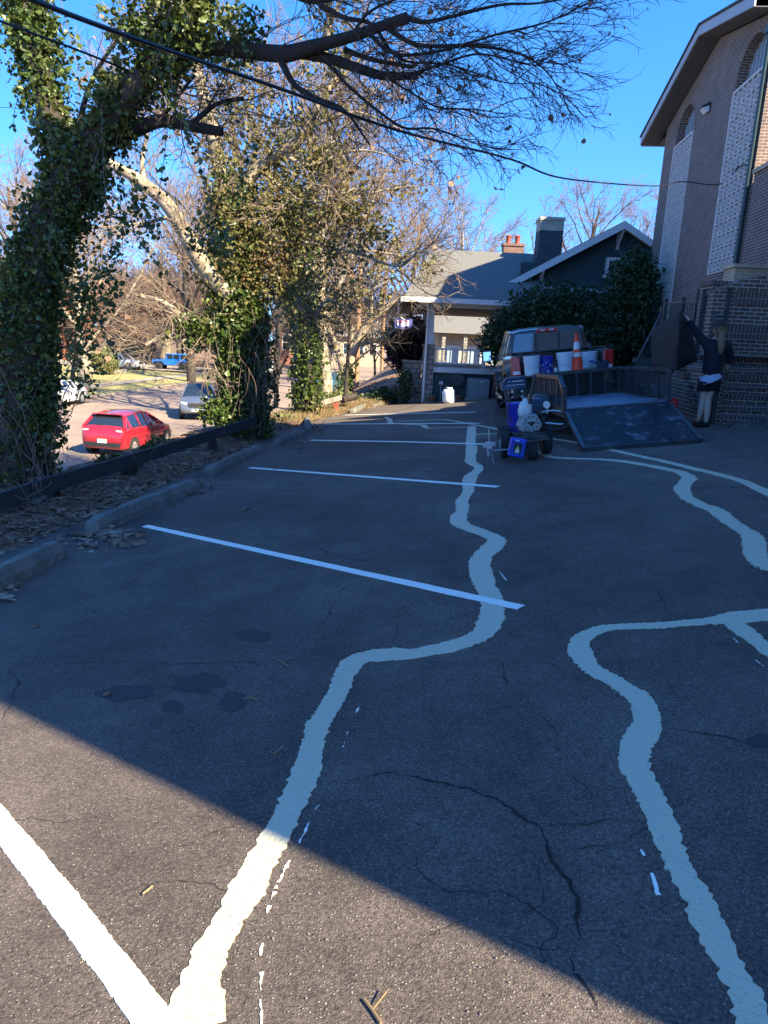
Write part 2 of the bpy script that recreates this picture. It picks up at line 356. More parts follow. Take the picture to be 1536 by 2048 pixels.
paint('filler_strip', B, .1, .0034, m_fill, 'cream painted strip curling like a hook, then running down to the bottom right corner', 'painted strip', 'cream wavy strips painted over the lot cracks', jit=.004)
paint('filler_strip', [(1462, 1238, .12), (1485, 1258, .12), (1505, 1275, .11), (1540, 1302, .1), (1590, 1340, .1)], .1, .003, m_fill, 'short cream painted branch leaving the hooked strip towards the right edge', 'painted strip', 'cream wavy strips painted over the lot cracks', jit=.004)
D = [(1082, 902, .14), (1100, 913, .12), (1135, 916, .12), (1193, 918, .12), (1243, 922, .12), (1293, 930, .12), (1340, 939, .12), (1366, 946, .14), (1377, 957, .17), (1366, 972, .16), (1372, 990, .15), (1398, 1008, .15), (1430, 1020, .15), (1470, 1048, .15), (1500, 1068, .15), (1508, 1090, .17), (1512, 1112, .16), (1540, 1132, .15), (1580, 1150, .15)]
paint('filler_strip', D, .13, .003, m_fill, 'cream wavy painted strip running right from the wheels of the line painting machine', 'painted strip', 'cream wavy strips painted over the lot cracks', jit=.005)
paint('filler_strip', [(1190, 893, .11), (1238, 903, .11), (1290, 914, .11), (1343, 926, .12), (1393, 938, .12), (1443, 950, .12), (1490, 964, .13), (1540, 987, .13), (1600, 1020, .13)], .12, .003, m_fill, 'cream painted strip coming out from under the lowered trailer ramp towards the right edge', 'painted strip', 'cream wavy strips painted over the lot cracks', jit=.004)
paint('filler_strip', [(1010, 861, .1), (975, 854, .09), (941, 848, .09), (905, 841, .1), (880, 839, .1), (840, 841, .1), (790, 842, .1)], .1, .0034, m_fill, 'thin cream painted strip arching across the far bays towards the pickup truck', 'painted strip', 'cream wavy strips painted over the lot cracks', jit=.004)
paint('filler_strip', [(943, 854, .1), (900, 855, .09), (856, 856, .1), (846, 850, .16), (815, 848, .12), (783, 846, .14), (779, 839, .14), (771, 834, .1)], .1, .003, m_fill, 'cream painted strip zigzagging left across the farthest bay lines', 'painted strip', 'cream wavy strips painted over the lot cracks', jit=.006)
paint('filler_strip', [(944, 869, .1), (980, 867, .1), (1012, 867, .1), (1060, 872, .1), (1110, 878, .1), (1160, 886, .1)], .1, .0032, m_fill, 'thin cream painted strip passing behind the line painting machine', 'painted strip', 'cream wavy strips painted over the lot cracks', jit=.004)
WL = [([(-30, 1604), (356, 2060)], .078, 'nearest white bay line, crossing the bottom left corner in the sun'),
      ([(290, 1051), (1043, 1214)], .072, 'white bay line second from the bottom, the longest one'),
      ([(500, 935), (997, 973)], .075, 'white bay line third from the bottom'),
      ([(622, 880), (800, 883), (978, 888)], .085, 'white bay line fourth from the bottom'),
      ([(648, 848), (961, 846)], .09, 'white bay line fifth from the bottom, near the machine'),
      ([(690, 830), (860, 826), (953, 824)], .09, 'farthest white bay line, nearest the house')]
WL[0] = ([(-60, 1572), (0, 1645), (150, 1832), (317, 2050), (380, 2130)], .076, WL[0][2])
for p, wd, lb in WL: paint('bay_line', p, wd, .0048, m_white, lb, 'parking line', 'white bay lines on the lot', jit=.0012, smoothc=False)
for p, lb in [([(762, 1358), (722, 1410), (700, 1455), (676, 1520)], 'faint broken paint streak beside the first bend of the long cream strip'),
          ([(640, 1600), (600, 1680), (560, 1760), (530, 1840), (524, 1930), (520, 2048)], 'faint broken paint streak running down beside the sunlit cream strip'),
          ([(1283, 1698), (1300, 1745), (1318, 1790)], 'faint broken paint streak left of the bottom right strip'),
          ([(1000, 1142), (1016, 1165), (1014, 1190)], 'faint broken paint streak right of the strip above the long white line'),
          ([(1466, 1275), (1500, 1310), (1536, 1340)], 'faint broken paint streak under the short branch at the right edge'),
          ([(1494, 1120), (1524, 1143)], 'faint broken paint streak below the strip end at the right edge')]:
    paint('overspray_streak', p, .004, .0028, m_white, lb, 'paint streak', 'faint paint streaks beside the strips', jit=.0022, dash=True)
# ---- cracks, one mesh under the lot
m_crack = mat('crack_dark', (.012, .012, .011), .95)
K = [[(635, 1560), (680, 1562), (720, 1555), (775, 1546), (850, 1560), (930, 1580), (1010, 1605), (1065, 1640), (1095, 1690), (1120, 1740), (1145, 1790), (1148, 1840), (1138, 1893), (1150, 1930), (1175, 1970), (1195, 2060)],
     [(1080, 1645), (1140, 1645), (1200, 1638), (1285, 1640)], [(1138, 1893), (1080, 1888), (1020, 1880)], [(985, 1272), (1040, 1275), (1090, 1273), (1140, 1282)],
     [(0, 1332), (60, 1328), (180, 1325), (280, 1322), (370, 1327), (480, 1325), (590, 1322), (690, 1310)], [(1000, 1103), (1150, 1100), (1320, 1103), (1480, 1100)],
     [(1005, 990), (1010, 1010), (1035, 1035), (1040, 1050), (1010, 1062), (1000, 1070)], [(945, 1122), (800, 1120), (700, 1118), (620, 1090)],
     [(1310, 1180), (1330, 1210), (1348, 1235)], [(990, 1310), (1010, 1350), (1025, 1390)], [(1340, 1355), (1345, 1380), (1343, 1400)],
     [(1320, 1462), (1430, 1466), (1490, 1485), (1540, 1508)], [(1390, 1732), (1480, 1730), (1525, 1720)], [(755, 1157), (690, 1175), (655, 1230), (632, 1265)],
     [(305, 1120), (270, 1160), (225, 1190)], [(235, 2002), (180, 2030), (120, 2060)], [(1190, 1620), (1185, 1600), (1150, 1560), (1120, 1520), (1100, 1460), (1040, 1415), (970, 1425)], [(960, 985), (1080, 982), (1240, 970)], [(800, 1240), (790, 1280)], [(525, 1060), (535, 1080)], [(0, 1450), (30, 1370), (20, 1332)]]
allV = []; allF = []; nb = 0
rk = np.random.default_rng(41)
for q in range(22):
    x, y = rk.uniform(40, 1500), rk.uniform(1000, 1980); p = [(x, y)]; a = rk.uniform(0, 6.3); st = (y-760)*.05
    if G(x, y)[0] < -2.3: continue
    for j in range(int(rk.integers(4, 9))): a += rk.normal()*.5; x += math.cos(a)*st*2.0; y += math.sin(a)*st*.8; p.append((x, min(y, 2040)))
    K.append(p)
for k, c in enumerate(K):
    P, W = catmull([G(x, y, .0024) for x, y in c], [1]*len(c), 4); P, W = resample(P, W, .02); n = len(P)
    T = np.gradient(P, axis=0); T /= np.linalg.norm(T, axis=1)[:, None]; Sd = np.cross(T, -nw); Sd /= np.linalg.norm(Sd, axis=1)[:, None]
    off = (np.convolve(rng.normal(size=n+6), np.ones(7)/7, 'valid')*.016+np.convolve(rng.normal(size=n+2), np.ones(3)/3, 'valid')*.010)[:, None]; P = P+Sd*off
    wd = (.0042 if k == 0 else .0028 if k < 21 else .0013)*np.clip(np.convolve(rng.normal(size=n+4), np.ones(5)/5, 'valid')*1.1+1.0+.35*rng.normal(size=n), .15, 2.4)*np.minimum(1, np.minimum(np.arange(n), np.arange(n)[::-1])/8+.15)*(1+P[:, 1]*.05)
    if k == 5 or k==4: wd *= .8
    V = np.concatenate([P+Sd*wd[:, None]/1.6, P-Sd*wd[:, None]/1.6]); i = np.arange(n-1); allF.append(np.stack([i, i+1, n+i+1, n+i], 1)+nb); allV.append(V); nb += len(V)
bulk('crack', np.concatenate(allV), np.concatenate(allF), m_crack, parent=lot, world=False)
# ---- oil stains
m_stain = mat('oil_stain', (.022, .021, .022), .7, (.06, .054, .05), 95, .8, 150, lo=.45, hi=.8, bdist=.008)
def stain(x, y, rx, ry, sq=0):
    cpt = G(x, y, .0015); ex = G(x+rx, y, .0015)-cpt; ey = G(x, y-ry, .0015)-cpt; n = 60; ph = rng.uniform(0, 6, 4); ps = []
    for i in range(n):
        a = 2*math.pi*i/n; r = 1+.12*math.sin(2*a+ph[0])+.08*math.sin(5*a+ph[1])+.05*math.sin(11*a+ph[2])+rng.normal()*.03; ps.append(cpt+r*(ex*math.cos(a)+ey*math.sin(a)))
    mb = MB(); mb.add([cpt]+ps, [(0, i+1, (i+1) % n+1) for i in range(n)]); mb.build('stain', m_stain, lot)
for s in [(505, 1270, 36, 13), (398, 1366, 48, 20), (345, 1412, 23, 11), (465, 1402, 28, 18), (250, 1385, 55, 16), (1525, 1480, 30, 14)]: stain(*s)

# ---- wheel stops
m_stop = mat('weathered_concrete', (.20, .19, .165), .95, (.10, .105, .085), 4, .9, 35)
def wheel_stop(a, b, wd, hh, lb, tilt=0, zo=0):
    a = V3(a); b = V3(b); d = nrm(b-a); L = np.linalg.norm(b-a); M = Ml((a+b)/2+np.array([0, 0, zo]), d[0], d[1])
    t = thing('wheel_stop', lb, 'wheel stop', M, 'concrete wheel stops along the edge of the lot')
    mb = MB(); n = 14; prof = [(-wd/2, 0), (-wd/2, hh*.45), (-wd*.3, hh), (wd*.3, hh), (wd/2, hh*.45), (wd/2, 0)]; vs = []
    for i in range(n+1):
        y = -L/2+L*i/n; e = .82 if i in (0, n) else 1
        for q, (x, z) in enumerate(prof): vs.append((x*e+rng.normal()*.004, y, z*e+(rng.normal()*.005 if z > 0 else -.03)+tilt*(i/n-.5)))
    k = 6; mb.add(vs, [(i*k+j, i*k+(j+1) % k, (i+1)*k+(j+1) % k, (i+1)*k+j) for i in range(n) for j in range(k)]+[tuple(range(k)), tuple(range(n*k+k-1, n*k-1, -1))])
    mb.build('body', m_stop, t, bevel=.012)
    for yy in (-L*.3, L*.3):
        m2 = MB(); m2.lathe([(.014, 0), (.014, hh+.012), (.008, hh+.018)], (0, yy, 0), 8); m2.build('steel_pin', mat('rust', (.16, .07, .035), .9), t, smooth=True)
    return t
wheel_stop(G(-75, 1215), G(118, 1112), .19, .15, 'mossy dark concrete wheel stop cut off by the left edge of the photo')
wheel_stop(G(185, 1068), G(392, 978), .19, .15, 'weathered grey concrete wheel stop with leaves at both ends, left of the long white line')
wheel_stop(G(418, 952), G(520, 903), .18, .14, 'weathered concrete wheel stop on the leaf litter, third from the left')
wheel_stop(G(552, 893), G(604, 869), .18, .13, 'short looking concrete wheel stop below the end of the guard rail')
wheel_stop(G(619, 866), G(614, 843), .17, .15, 'concrete wheel stop seen end on, pointing away from us')
wheel_stop(G(704, 826), G(736, 813), .18, .14, 'sunlit pale concrete wheel stop half buried in dry grass')
wheel_stop(G(743, 815), G(768, 810), .17, .1, 'dark shaded wheel stop next to the planting bed')
# ================================================================= BUILDINGS
m_brick = brickmat('dark_brick', (.155, .098, .08), (.10, .07, .062), (.44, .40, .36), .2, .068, .010)
m_brick2 = brickmat('step_brick', (.16, .095, .07), (.10, .065, .052), (.48, .43, .38), .2, .068, .011)
m_row = brickmat('rowlock_brick', (.12, .075, .06), (.075, .05, .045), (.34, .31, .29), .068, .1, .011, 0)
m_sold = brickmat('soldier_brick', (.13, .08, .065), (.085, .055, .05), (.30, .27, .25), .068, .2, .010, 0)
m_pale = brickmat('buff_sunlit_brick', (.48, .36, .24), (.36, .26, .17), (.55, .46, .36), .2, .068, .010)
m_trim = mat('bluegrey_trim', (.36, .40, .44), .6, (.28, .31, .35), 5, .2, 40)
m_soff = mat('dark_soffit', (.10, .105, .11), .8)
m_shing = mat('roof_shingle_dark', (.06, .06, .065), .9, (.035, .035, .04), 12, .5, 40)
m_block = mat('white_block', (.68, .62, .58), .8, (.56, .51, .48), 4, .3, 50)
m_glassb = mat('sky_tinted_glass', (.22, .30, .38), .15, (.32, .40, .47), 3)  # light blue in the glass colour stands for reflected sky
m_iron = mat('dark_iron', (.035, .045, .045), .5, (.05, .055, .055), 8)
m_dkgreen = mat('dark_green_metal', (.03, .06, .06), .45)
wv = nrm(np.array([ray(914, 688)[0], ray(914, 688)[1], 0]))
MC_ = Mv((6.5, 0, 0), wv[0], wv[1])
ch = thing('church_building', 'dark brick church gable end with two tall arched windows behind white block screens', 'church', MC_)
PK, ZP, ZE, Y0, Y1 = 21.4, 9.67, 8.62, 17.5, 25.85
def archwall(mb, y0, y1, zb, zt, x0, x1):   # opening outline helper
    pass
# wall with real arched openings: build from vertical strips
def gable_z(y): return ZP-(ZP-ZE)*abs(y-PK)/(Y1-PK)
wins = [(22.68, 24.55, 2.4, 7.75), (17.75, 19.62, 3.46, 7.78)]
mb = MB(); ys = sorted(set([Y0, Y1, PK]+[round(a+(b-a)*i/16, 4) for a, b, _, _ in wins for i in range(17)]))
for a, b in zip(ys[:-1], ys[1:]):
    seg = None
    for w0, w1, zb, zt in wins:
        if a >= w0-1e-3 and b <= w1+1e-3: seg = (w0, w1, zb, zt)
    if not seg: mb.prism([(0, a, -1.5), (0, b, -1.5), (0, b, gable_z(b)), (0, a, gable_z(a))], (.3, 0, 0))
    else:
        w0, w1, zb, zt = seg; c = (w0+w1)/2; r = (w1-w0)/2
        f = lambda y: zt+math.sqrt(max(0, r*r-(y-c)**2))*1.0
        mb.prism([(0, a, -1.5), (0, b, -1.5), (0, b, zb), (0, a, zb)], (.3, 0, 0)); mb.prism([(0, a, f(a)), (0, b, f(b)), (0, b, gable_z(b)), (0, a, gable_z(a))], (.3, 0, 0))
mb.build('wall', m_brick, ch)
mb = MB(); mb.bx(.3, 13, Y1-.3, Y1, -1.5, ZE); mb.bx(.3, 13, Y0, Y0+.3, -1.5, ZE); mb.bx(12.7, 13, Y0+.3, Y1-.3, -1.5, ZE); mb.build('wall', m_brick, ch)
mb = MB()
for s in (1, -1):
    q_ = 5.55 if s > 0 else 4.05; ye = PK+s*q_; sl = (ZP-ZE)/(Y1-PK); zt = ZP+.34; z2 = zt-sl*q_
    mb.prism([(-.62, PK, zt), (-.62, ye, z2), (-.62, ye, z2-.05), (-.62, PK, zt-.05)], (14, 0, 0))
mb.build('roof', m_shing, ch)
mb = MB()
for s in (1, -1):
    q_ = 5.5 if s > 0 else 4.03; ye = PK+s*q_; z2 = ZP+.28-sl*q_
    mb.prism([(-.58, PK, ZP+.28), (-.58, ye, z2), (-.58, ye, z2-.24), (-.58, PK, ZP+.04)], (.04, 0, 0))
mb.bx(-.535, 13, Y1+1.06, Y1+1.1, ZE-.24, ZE+.02)
mb.build('fascia', m_trim, ch)
mb = MB()
for s in (1, -1):
    q_ = 5.47 if s > 0 else 4.0; ye = PK+s*q_; z2 = ZP+.05-sl*q_
    mb.prism([(-.54, PK, ZP+.05), (-.54, ye, z2), (-.54, ye, z2-.02), (-.54, PK, ZP+.03)], (.54, 0, 0))
mb.bx(0.0, 13, Y1+.01, Y1+1.0, ZE-.22, ZE-.2); mb.build('soffit', m_soff, ch)
for w0, w1, zb, zt in wins:
    c = (w0+w1)/2; r = (w1-w0)/2
    mb = MB(); poly = [(.24, w0, zb), (.24, w1, zb)]+[(.24, c+r*math.cos(math.pi*i/20), zt+r*math.sin(math.pi*i/20)) for i in range(21)]
    mb.prism(poly, (.02, 0, 0)); wn = mb.build('window', m_glassb, ch)
    mb = MB()
    for i in range(1, 9):
        y = w0+(w1-w0)*i/9; h = zt+math.sqrt(max(0, r*r-(y-c)**2)); mb.bx(.21, .238, y-.012, y+.012, zt-.1, h)
    mb.build('mullion', m_trim, wn)
    mb = MB()
    for i in range(24):
        a0, a1 = math.pi*i/24+.006, math.pi*(i+1)/24-.006
        P = [(-.012, c+q*math.cos(a), zt+q*math.sin(a)) for q, a in ((r, a0), (r+.1, a0), (r+.1, a1), (r, a1))]; mb.prism(P, (.02, 0, 0))
    mb.build('brick_arch', m_brick, wn)
    # pierced block screen
    mb = MB(); nc = 6; bw = (w1-w0-.1)/nc; nr = int(round((zt-zb-.06)/bw)); bh = (zt-zb-.06)/nr; X0 = -.03
    mb.bx(X0-.01, .05, w0, w0+.05, zb, zt); mb.bx(X0-.01, .05, w1-.05, w1, zb, zt); mb.bx(X0-.01, .05, w0+.05, w1-.05, zt-.06, zt)
    for i in range(nc+1):
        y = w0+.05+i*bw; mb.bx(X0, .05, y-.014, y+.014, zb, zt-.06)
    for j in range(nr):
        z = zb+j*bh; mb.bx(X0+.002, .048, w0+.05, w1-.05, z-.014, z+.014)
        for i in range(nc):
            y = w0+.05+i*bw; cy_, cz_ = y+bw/2, z+bh/2; rr = bw*.27
            for q in range(8):
                a, b2 = math.pi*2*q/8, math.pi*2*(q+1)/8
                k0 = 1.0 if q % 2 == 0 else .62; k1 = .62 if q % 2 == 0 else 1.0
                mb.beam((.008, cy_+rr*k0*math.cos(a), cz_+rr*k0*math.sin(a)), (.008, cy_+rr*k1*math.cos(b2), cz_+rr*k1*math.sin(b2)), .022, .06, up=(1, 0, 0))
            for sx, sz in ((1, 1), (1, -1), (-1, 1), (-1, -1)):
                mb.beam((.008, cy_+sx*rr*.44, cz_+sz*rr*.44), (.008, cy_+sx*bw*.49, cz_+sz*bh*.49), .022, .06, up=(1, 0, 0))
    sc_ = mb.build('block_screen', m_block, ch)
mb = MB(); mb.tube([(-.07, 17.6, ZE-.25), (-.07, 17.6, 0)], .055, 10); mb.bx(-.16, -.002, 17.5, 17.7, ZE-.28, ZE-.1); mb.build('downspout', m_dkgreen, ch, smooth=True)
mb = MB(); mb.tube([(-.02, 17.72, 5.6), (-.03, 17.72, 3.2)], .012, 6); mb.bx(-.05, -.001, 17.68, 17.74, 5.55, 5.7); mb.build('conduit', m_iron, ch)
t = thing('wall_lamp', 'small black and white flood lamp on the church wall between the arched windows', 'wall lamp', MC_@Matrix.Translation((0, 21.5, 8.0)))
mb = MB(); mb.bx(-.04, .0, -.09, .09, -.1, .1); mb.prism([(-.04, -.13, .12), (-.24, -.13, .02), (-.24, -.13, -.02), (-.04, -.13, .03)], (0, .26, 0)); mb.build('housing', m_iron, t)
mb = MB(); mb.prism([(-.04, -.12, .02), (-.22, -.12, -.03), (-.1, -.12, -.14), (-.04, -.12, -.12)], (0, .24, 0)); mb.build('lens', mat('lamp_lens', (.75, .78, .78), .2), t)
# projecting brick bay at the near corner
mb = MB(); mb.bx(-.05, 3.5, 15.4, 17.3, -1, 5.4); bay = mb.build('wall', m_brick, ch)
mb = MB(); mb.bx(-.1, 3.55, 15.35, 17.32, 5.402, 5.5); mb.build('coping', m_pale, ch)

# ---- unseen hall right of and behind the camera, outline shaped to cast the lot shadow
m_hall = mat('pale_bounce_wall', (.62, .58, .50), .9, (.52, .48, .42), 3)  # pale colour given to the unseen walls to bounce light onto the lot
hall = thing('unseen_hall', 'tall unseen hall just outside the right edge, shaped to cast the lot shadow and pale to bounce light', 'building', Mv((5.3, 0, 0)))
mb = MB(); mb.prism([(0, -1.2, -1), (0, 9, -1), (0, 9, 10.3), (0, 7.2, 10.3), (0, 7.2, 8.7), (0, 3.4, 8.7), (0, 3.4, 12.2), (0, -1.2, 12.2)], (10, 0, 0)); mb.prism([(-2.1, -.72, -1), (-2.1, 1.5, -1), (-2.1, 1.5, 12.4), (-2.1, -1.8, 12.4), (-2.1, -1.8, 5.95), (-2.1, -1.08, 2.0)], (2.098, 0, 0))  # leaning front block added to turn the near shadow edge
mb.prism([(4.9, 9.02, -1), (4.9, 14.0, -1), (4.9, 14.0, 7.3), (4.9, 9.02, 11.5)], (10, 0, 0)); mb.build('wall', m_hall, hall)
mb = MB()
for y in (2.6, 4.9, 7.2):
    for z in (1.6, 5.0): mb = MB(); mb.bx(-.03, -.001, y-.5, y+.5, z, z+1.7); mb.build('window', m_glassb, hall)

# ---- entrance steps, cheek wall, landing rails
st = thing('brick_steps', 'wide flight of dark brick steps rising from the lot at the right edge', 'steps', Mv((0, 0, 0)))
x0s, ys0 = 5.15, 11.45; zt0, rz_ = .30, .158
mb = MB(); m2 = MB()
for i in range(7):
    y = ys0+i*.27; zb = zt0+i*rz_; zt = zb+rz_
    mb.bx(x0s+.0*i, 10.5, y, y+.27 if i < 6 else 13.6, zb-.1 if i == 0 else zb, zt-.1+.03)
    m2.bx(x0s+.0*i-.015, 10.5, y-.012, y+.3 if i < 6 else 13.6, zt-.1+.032, zt+.002)
mb.bx(x0s+.003, 10.5, ys0+.1, 13.6, -.2, zt0-.09)
mb.build('riser', m_brick2, st); m2.build('tread', m_row, st)
zl_ = zt0+7*rz_
t = thing('brick_wall', 'dark brick landing wall with two upright brick panels behind the steps', 'wall', Mv((0, 0, 0)))
mb = MB(); mb.prism([(5.62, 12.9, zl_), (10.5, 12.9, zl_), (10.5, 12.9, 3.6), (6.1, 12.9, 2.72), (5.62, 12.9, 2.5)], (0, .3, 0)); mb.build('wall', m_brick2, t)
mb = MB(); mb.bx(5.85, 9.5, 12.885, 12.9, 1.72, 1.95); mb.build('brick_panel', m_sold, t); mb = MB(); mb.bx(5.98, 9.5, 12.885, 12.9, 2.28, 2.52); mb.build('brick_panel', m_sold, t)
mb = MB(); mb.bx(5.6, 10.5, 12.86, 12.9, zl_+.002, zl_+.045); mb.build('ledge', m_conc, t)
t = thing('brick_pier', 'brick pier with top coloured buff as if sunlit beside the landing', 'pier', Mv((6.4, 13.9, 0)))
mb = MB(); mb.bx(-.03, .62, 0, .5, .2, 2.5); mb.build('shaft', m_brick2, t)
mb = MB(); mb.bx(-.01, .60, .02, .48, 2.502, 3.02); mb.build('pier_top', m_pale, t)  # paler brick colour imitates sunlight on the top of the pier
mb = MB(); mb.bx(-.05, .64, -.02, .52, 3.022, 3.09); mb.build('cap', m_pale, t)
t = thing('brick_pier', 'lower dark brick pier at the top of the railings, left of the buff topped pier', 'pier', Mv((5.72, 13.2, 0)))
mb = MB(); mb.bx(-.06, .26, -.1, .4, .2, 2.62); mb.build('shaft', m_brick2, t)
mb = MB(); mb.bx(-.09, .29, -.13, .43, 2.62, 2.69); mb.build('cap', m_row, t)
# long low retaining wall running back from the steps
A0 = np.array([5.12, 11.5]); A1 = np.array([5.9, 17.5]); dd = nrm(A1-A0)
t = thing('brick_wall', 'low brick retaining wall running back from the steps behind the trailer', 'wall', Mv((A0[0], A0[1], 0), dd[0], dd[1]))
LW = float(np.linalg.norm(A1-A0))
mb = MB(); mb.bx(0, .25, .0, LW, -.5, 1.16); mb.build('wall', m_brick2, t)
mb = MB(); mb.bx(-.02, .27, .0, LW, 1.162, 1.26); mb.build('coping', m_row, t)
mb = MB(); mb.bx(.27, 2.6, 2.3, LW, .9, 1.2); mb.build('landing', m_conc, t)
def railing(name, a, b, z0a, z0b, h, lb, n, posts=2, grp=None):
    a = V3((*a, 0)); b = V3((*b, 0)); t = thing(name, lb, 'railing', Mv((a[0], a[1], 0)), grp)
    rel = b-a; P = lambda s, z: (rel[0]*s, rel[1]*s, z); zz = lambda s: z0a+(z0b-z0a)*s
    mb = MB(); mb.beam(P(0, zz(0)+h), P(1, zz(1)+h), .045, .03); mb.build('handrail', m_iron, t); mb = MB(); mb.beam(P(0, zz(0)+.1), P(1, zz(1)+.1), .03, .03); mb.build('lower_rail', m_iron, t)
    mb = MB()
    for i in range(1, n):
        s = i/n; mb.beam(P(s, zz(s)+.08), P(s, zz(s)+h), .016)
    mb.build('balusters', m_iron, t)
    for i in range(posts):
        s = i/(posts-1); mb = MB(); mb.beam(P(s, zz(s)-.05), P(s, zz(s)+h+.07), .06); mb.bx(P(s, 0)[0]-.04, P(s, 0)[0]+.04, P(s, 0)[1]-.04, P(s, 0)[1]+.04, zz(s)+h+.07, zz(s)+h+.1); mb.build('post', m_iron, t)
    return t
q = lambda x, y, Y: tuple(at(x, y, Y)[:2])
railing('iron_railing', q(1327, 640, 15.2), q(1398, 640, 14.2), 1.25, 1.25, 1.15, 'dark iron landing railing with square posts below the first window screen', 14, 3, 'iron railings round the landing')
railing('iron_railing', q(1400, 640, 13.2), q(1450, 640, 12.9), 1.25, 1.25, 1.2, 'dark iron railing section beside the brick piers', 10, 2, 'iron railings round the landing')
railing('iron_railing', q(1398, 640, 13.9), q(1447, 640, 12.1), 1.5, .55, 1.15, 'sloping iron stair railing behind the person', 13, 2, 'iron railings round the landing')
railing('iron_railing', q(1272, 700, 15.2), q(1322, 640, 15.4), .1, 1.25, 1.0, 'iron stair railing climbing to the landing left of the black mat', 9, 2, 'iron railings round the landing')
railing('iron_railing', q(1440, 740, 11.35), q(1425, 800, 11.9), .3, .75, 1.0, 'short dark green gate like railing standing at the foot of the steps', 5, 2, 'iron railings round the landing')
# sunlit door behind the railing
t = thing('side_door', 'pale sunlit double door behind the landing railings', 'door', Mv(at(1428, 640, 15.6)-np.array([0, 0, .9]), .09, 1))
mb = MB(); mb.bx(-.42, .42, 0, .06, 0, 1.52); mb.build('frame', m_iron, t)
for s in (-1, 1):
    mb = MB(); mb.bx(s*.2-.17, s*.2+.17, -.03, .0, .15, 1.45); mb.build('panel', mat('cream_paint', (.72, .62, .44), .7), t)

# ---- bungalow at the end of the lot
m_teal = mat('dark_teal_siding', (.030, .062, .072), .75, (.022, .048, .058), 2, .3, 60)
m_tealsh = mat('teal_shingle_siding', (.032, .068, .082), .8, (.02, .046, .056), 9, .5, 22, stretch=(1, 1, 2.5))
m_roofg = mat('grey_shingle_roof', (.155, .15, .135), .9, (.105, .102, .095), 14, .6, 18, stretch=(1, 2, 2))
m_wtrim = mat('white_trim', (.62, .64, .64), .6, (.52, .54, .55), 6)
m_stone = brickmat('river_stone', (.30, .28, .24), (.20, .19, .165), (.10, .09, .08), .26, .17, .03, .43)
m_dkglass = mat('dark_glass', (.012, .015, .018), .06, spec=.8)
Z0 = -.75
bu = thing('bungalow_house', 'dark teal bungalow with grey shingle roof, stone porch pier and painted chimney beyond the lot', 'house', Mv((0, 0, 0)))
mb = MB(); mb.bx(1.45, 4.6, 25.0, 25.12, Z0-.3, .42); mb.bx(4.6, 13, 27.0, 27.15, Z0-.3, 4.4); mb.bx(4.6, 4.75, 25.1, 27, Z0-.3, 3.0)
mb.bx(4.75, 4.9, 27.15, 33, Z0-.3, 3.2); mb.build('wall', m_teal, bu)
mb = MB()
for k in range(8): mb.bx(1.46, 4.59, 24.985, 25.0, Z0-.2+k*.145, Z0-.2+k*.145+.135)
mb.build('clapboard', m_teal, bu)
mb = MB(); mb.bx(1.25, 4.65, 24.9, 30, .42, .6); mb.build('porch_floor', m_wtrim, bu)
mb = MB(); mb.bx(1.42, 3.25, 24.97, 25.03, 1.18, 1.25); mb.bx(1.42, 3.25, 24.98, 25.02, .72, .77)
for i in range(13):
    x = 1.5+i*.14; mb.bx(x-.018, x+.018, 24.985, 25.015, .77, 1.18)
mb.bx(3.2, 3.3, 24.95, 25.05, .6, 1.3); mb.build('porch_railing', m_wtrim, bu)
mb = MB(); mb.bx(1.12, 1.5, 24.85, 25.3, Z0-.4, 1.3); mb.bx(1.08, 1.54, 24.8, 25.35, 1.302, 1.36); mb.bx(.45, 1.1, 25.3, 25.7, Z0-.4, .7); mb.bx(.4, 1.15, 25.25, 25.75, .702, .78); mb.build('stone_pier', m_stone, bu)
mb = MB(); mb.prism([(1.18, 24.9, 1.362), (1.46, 24.9, 1.362), (1.42, 24.9, 2.75), (1.22, 24.9, 2.75)], (0, .25, 0)); mb.build('porch_post', m_wtrim, bu); mb = MB(); mb.bx(1.2, 1.45, 28.8, 29.05, .6, 2.75); mb.build('porch_post', m_wtrim, bu)
mb = MB(); mb.tube([at(857, 600, 24.75), at(857, 622, 24.75), at(856, 640, 24.78), at(845, 803, 24.78)], .045, 8); mb.build('downspout', m_wtrim, bu)
mb = MB(); mb.bx(.9, 4.7, 24.75, 24.95, 2.6, 2.83); mb.bx(.9, 1.1, 24.95, 33, 2.6, 2.83); mb.build('porch_beam', m_wtrim, bu)
mb = MB(); mb.bx(1.1, 4.6, 24.96, 33, 2.75, 2.8); mb.build('porch_ceiling', m_trim, bu)
# roof: long slope facing us, hipped at the left end
rf = MB(); e0, e1 = .35, 12.5; ze = 2.85; zr = 5.08
e2 = 4.75; rf.add([(e0, 24.35, ze), (e2, 24.35, ze), (6.6, 30, zr), (1.45, 30, zr), (e0, 35.6, ze), (6.6, 35.6, ze),
        (e0, 24.35, ze-.12), (e2, 24.35, ze-.12), (e0, 35.6, ze-.12), (6.6, 35.6, ze-.12)],
       [(0, 1, 2, 3), (0, 3, 4), (3, 2, 5, 4), (0, 6, 7, 1), (0, 4, 8, 6), (6, 8, 9, 7)]); rfo = rf.build('roof', m_roofg, bu)
mb = MB(); mb.bx(e0-.02, 4.6, 24.24, 24.345, ze-.14, ze+.02); mb.bx(e0-.1, e0-.005, 24.24, 35.6, ze-.14, ze+.02); mb.build('gutter', m_wtrim, bu)
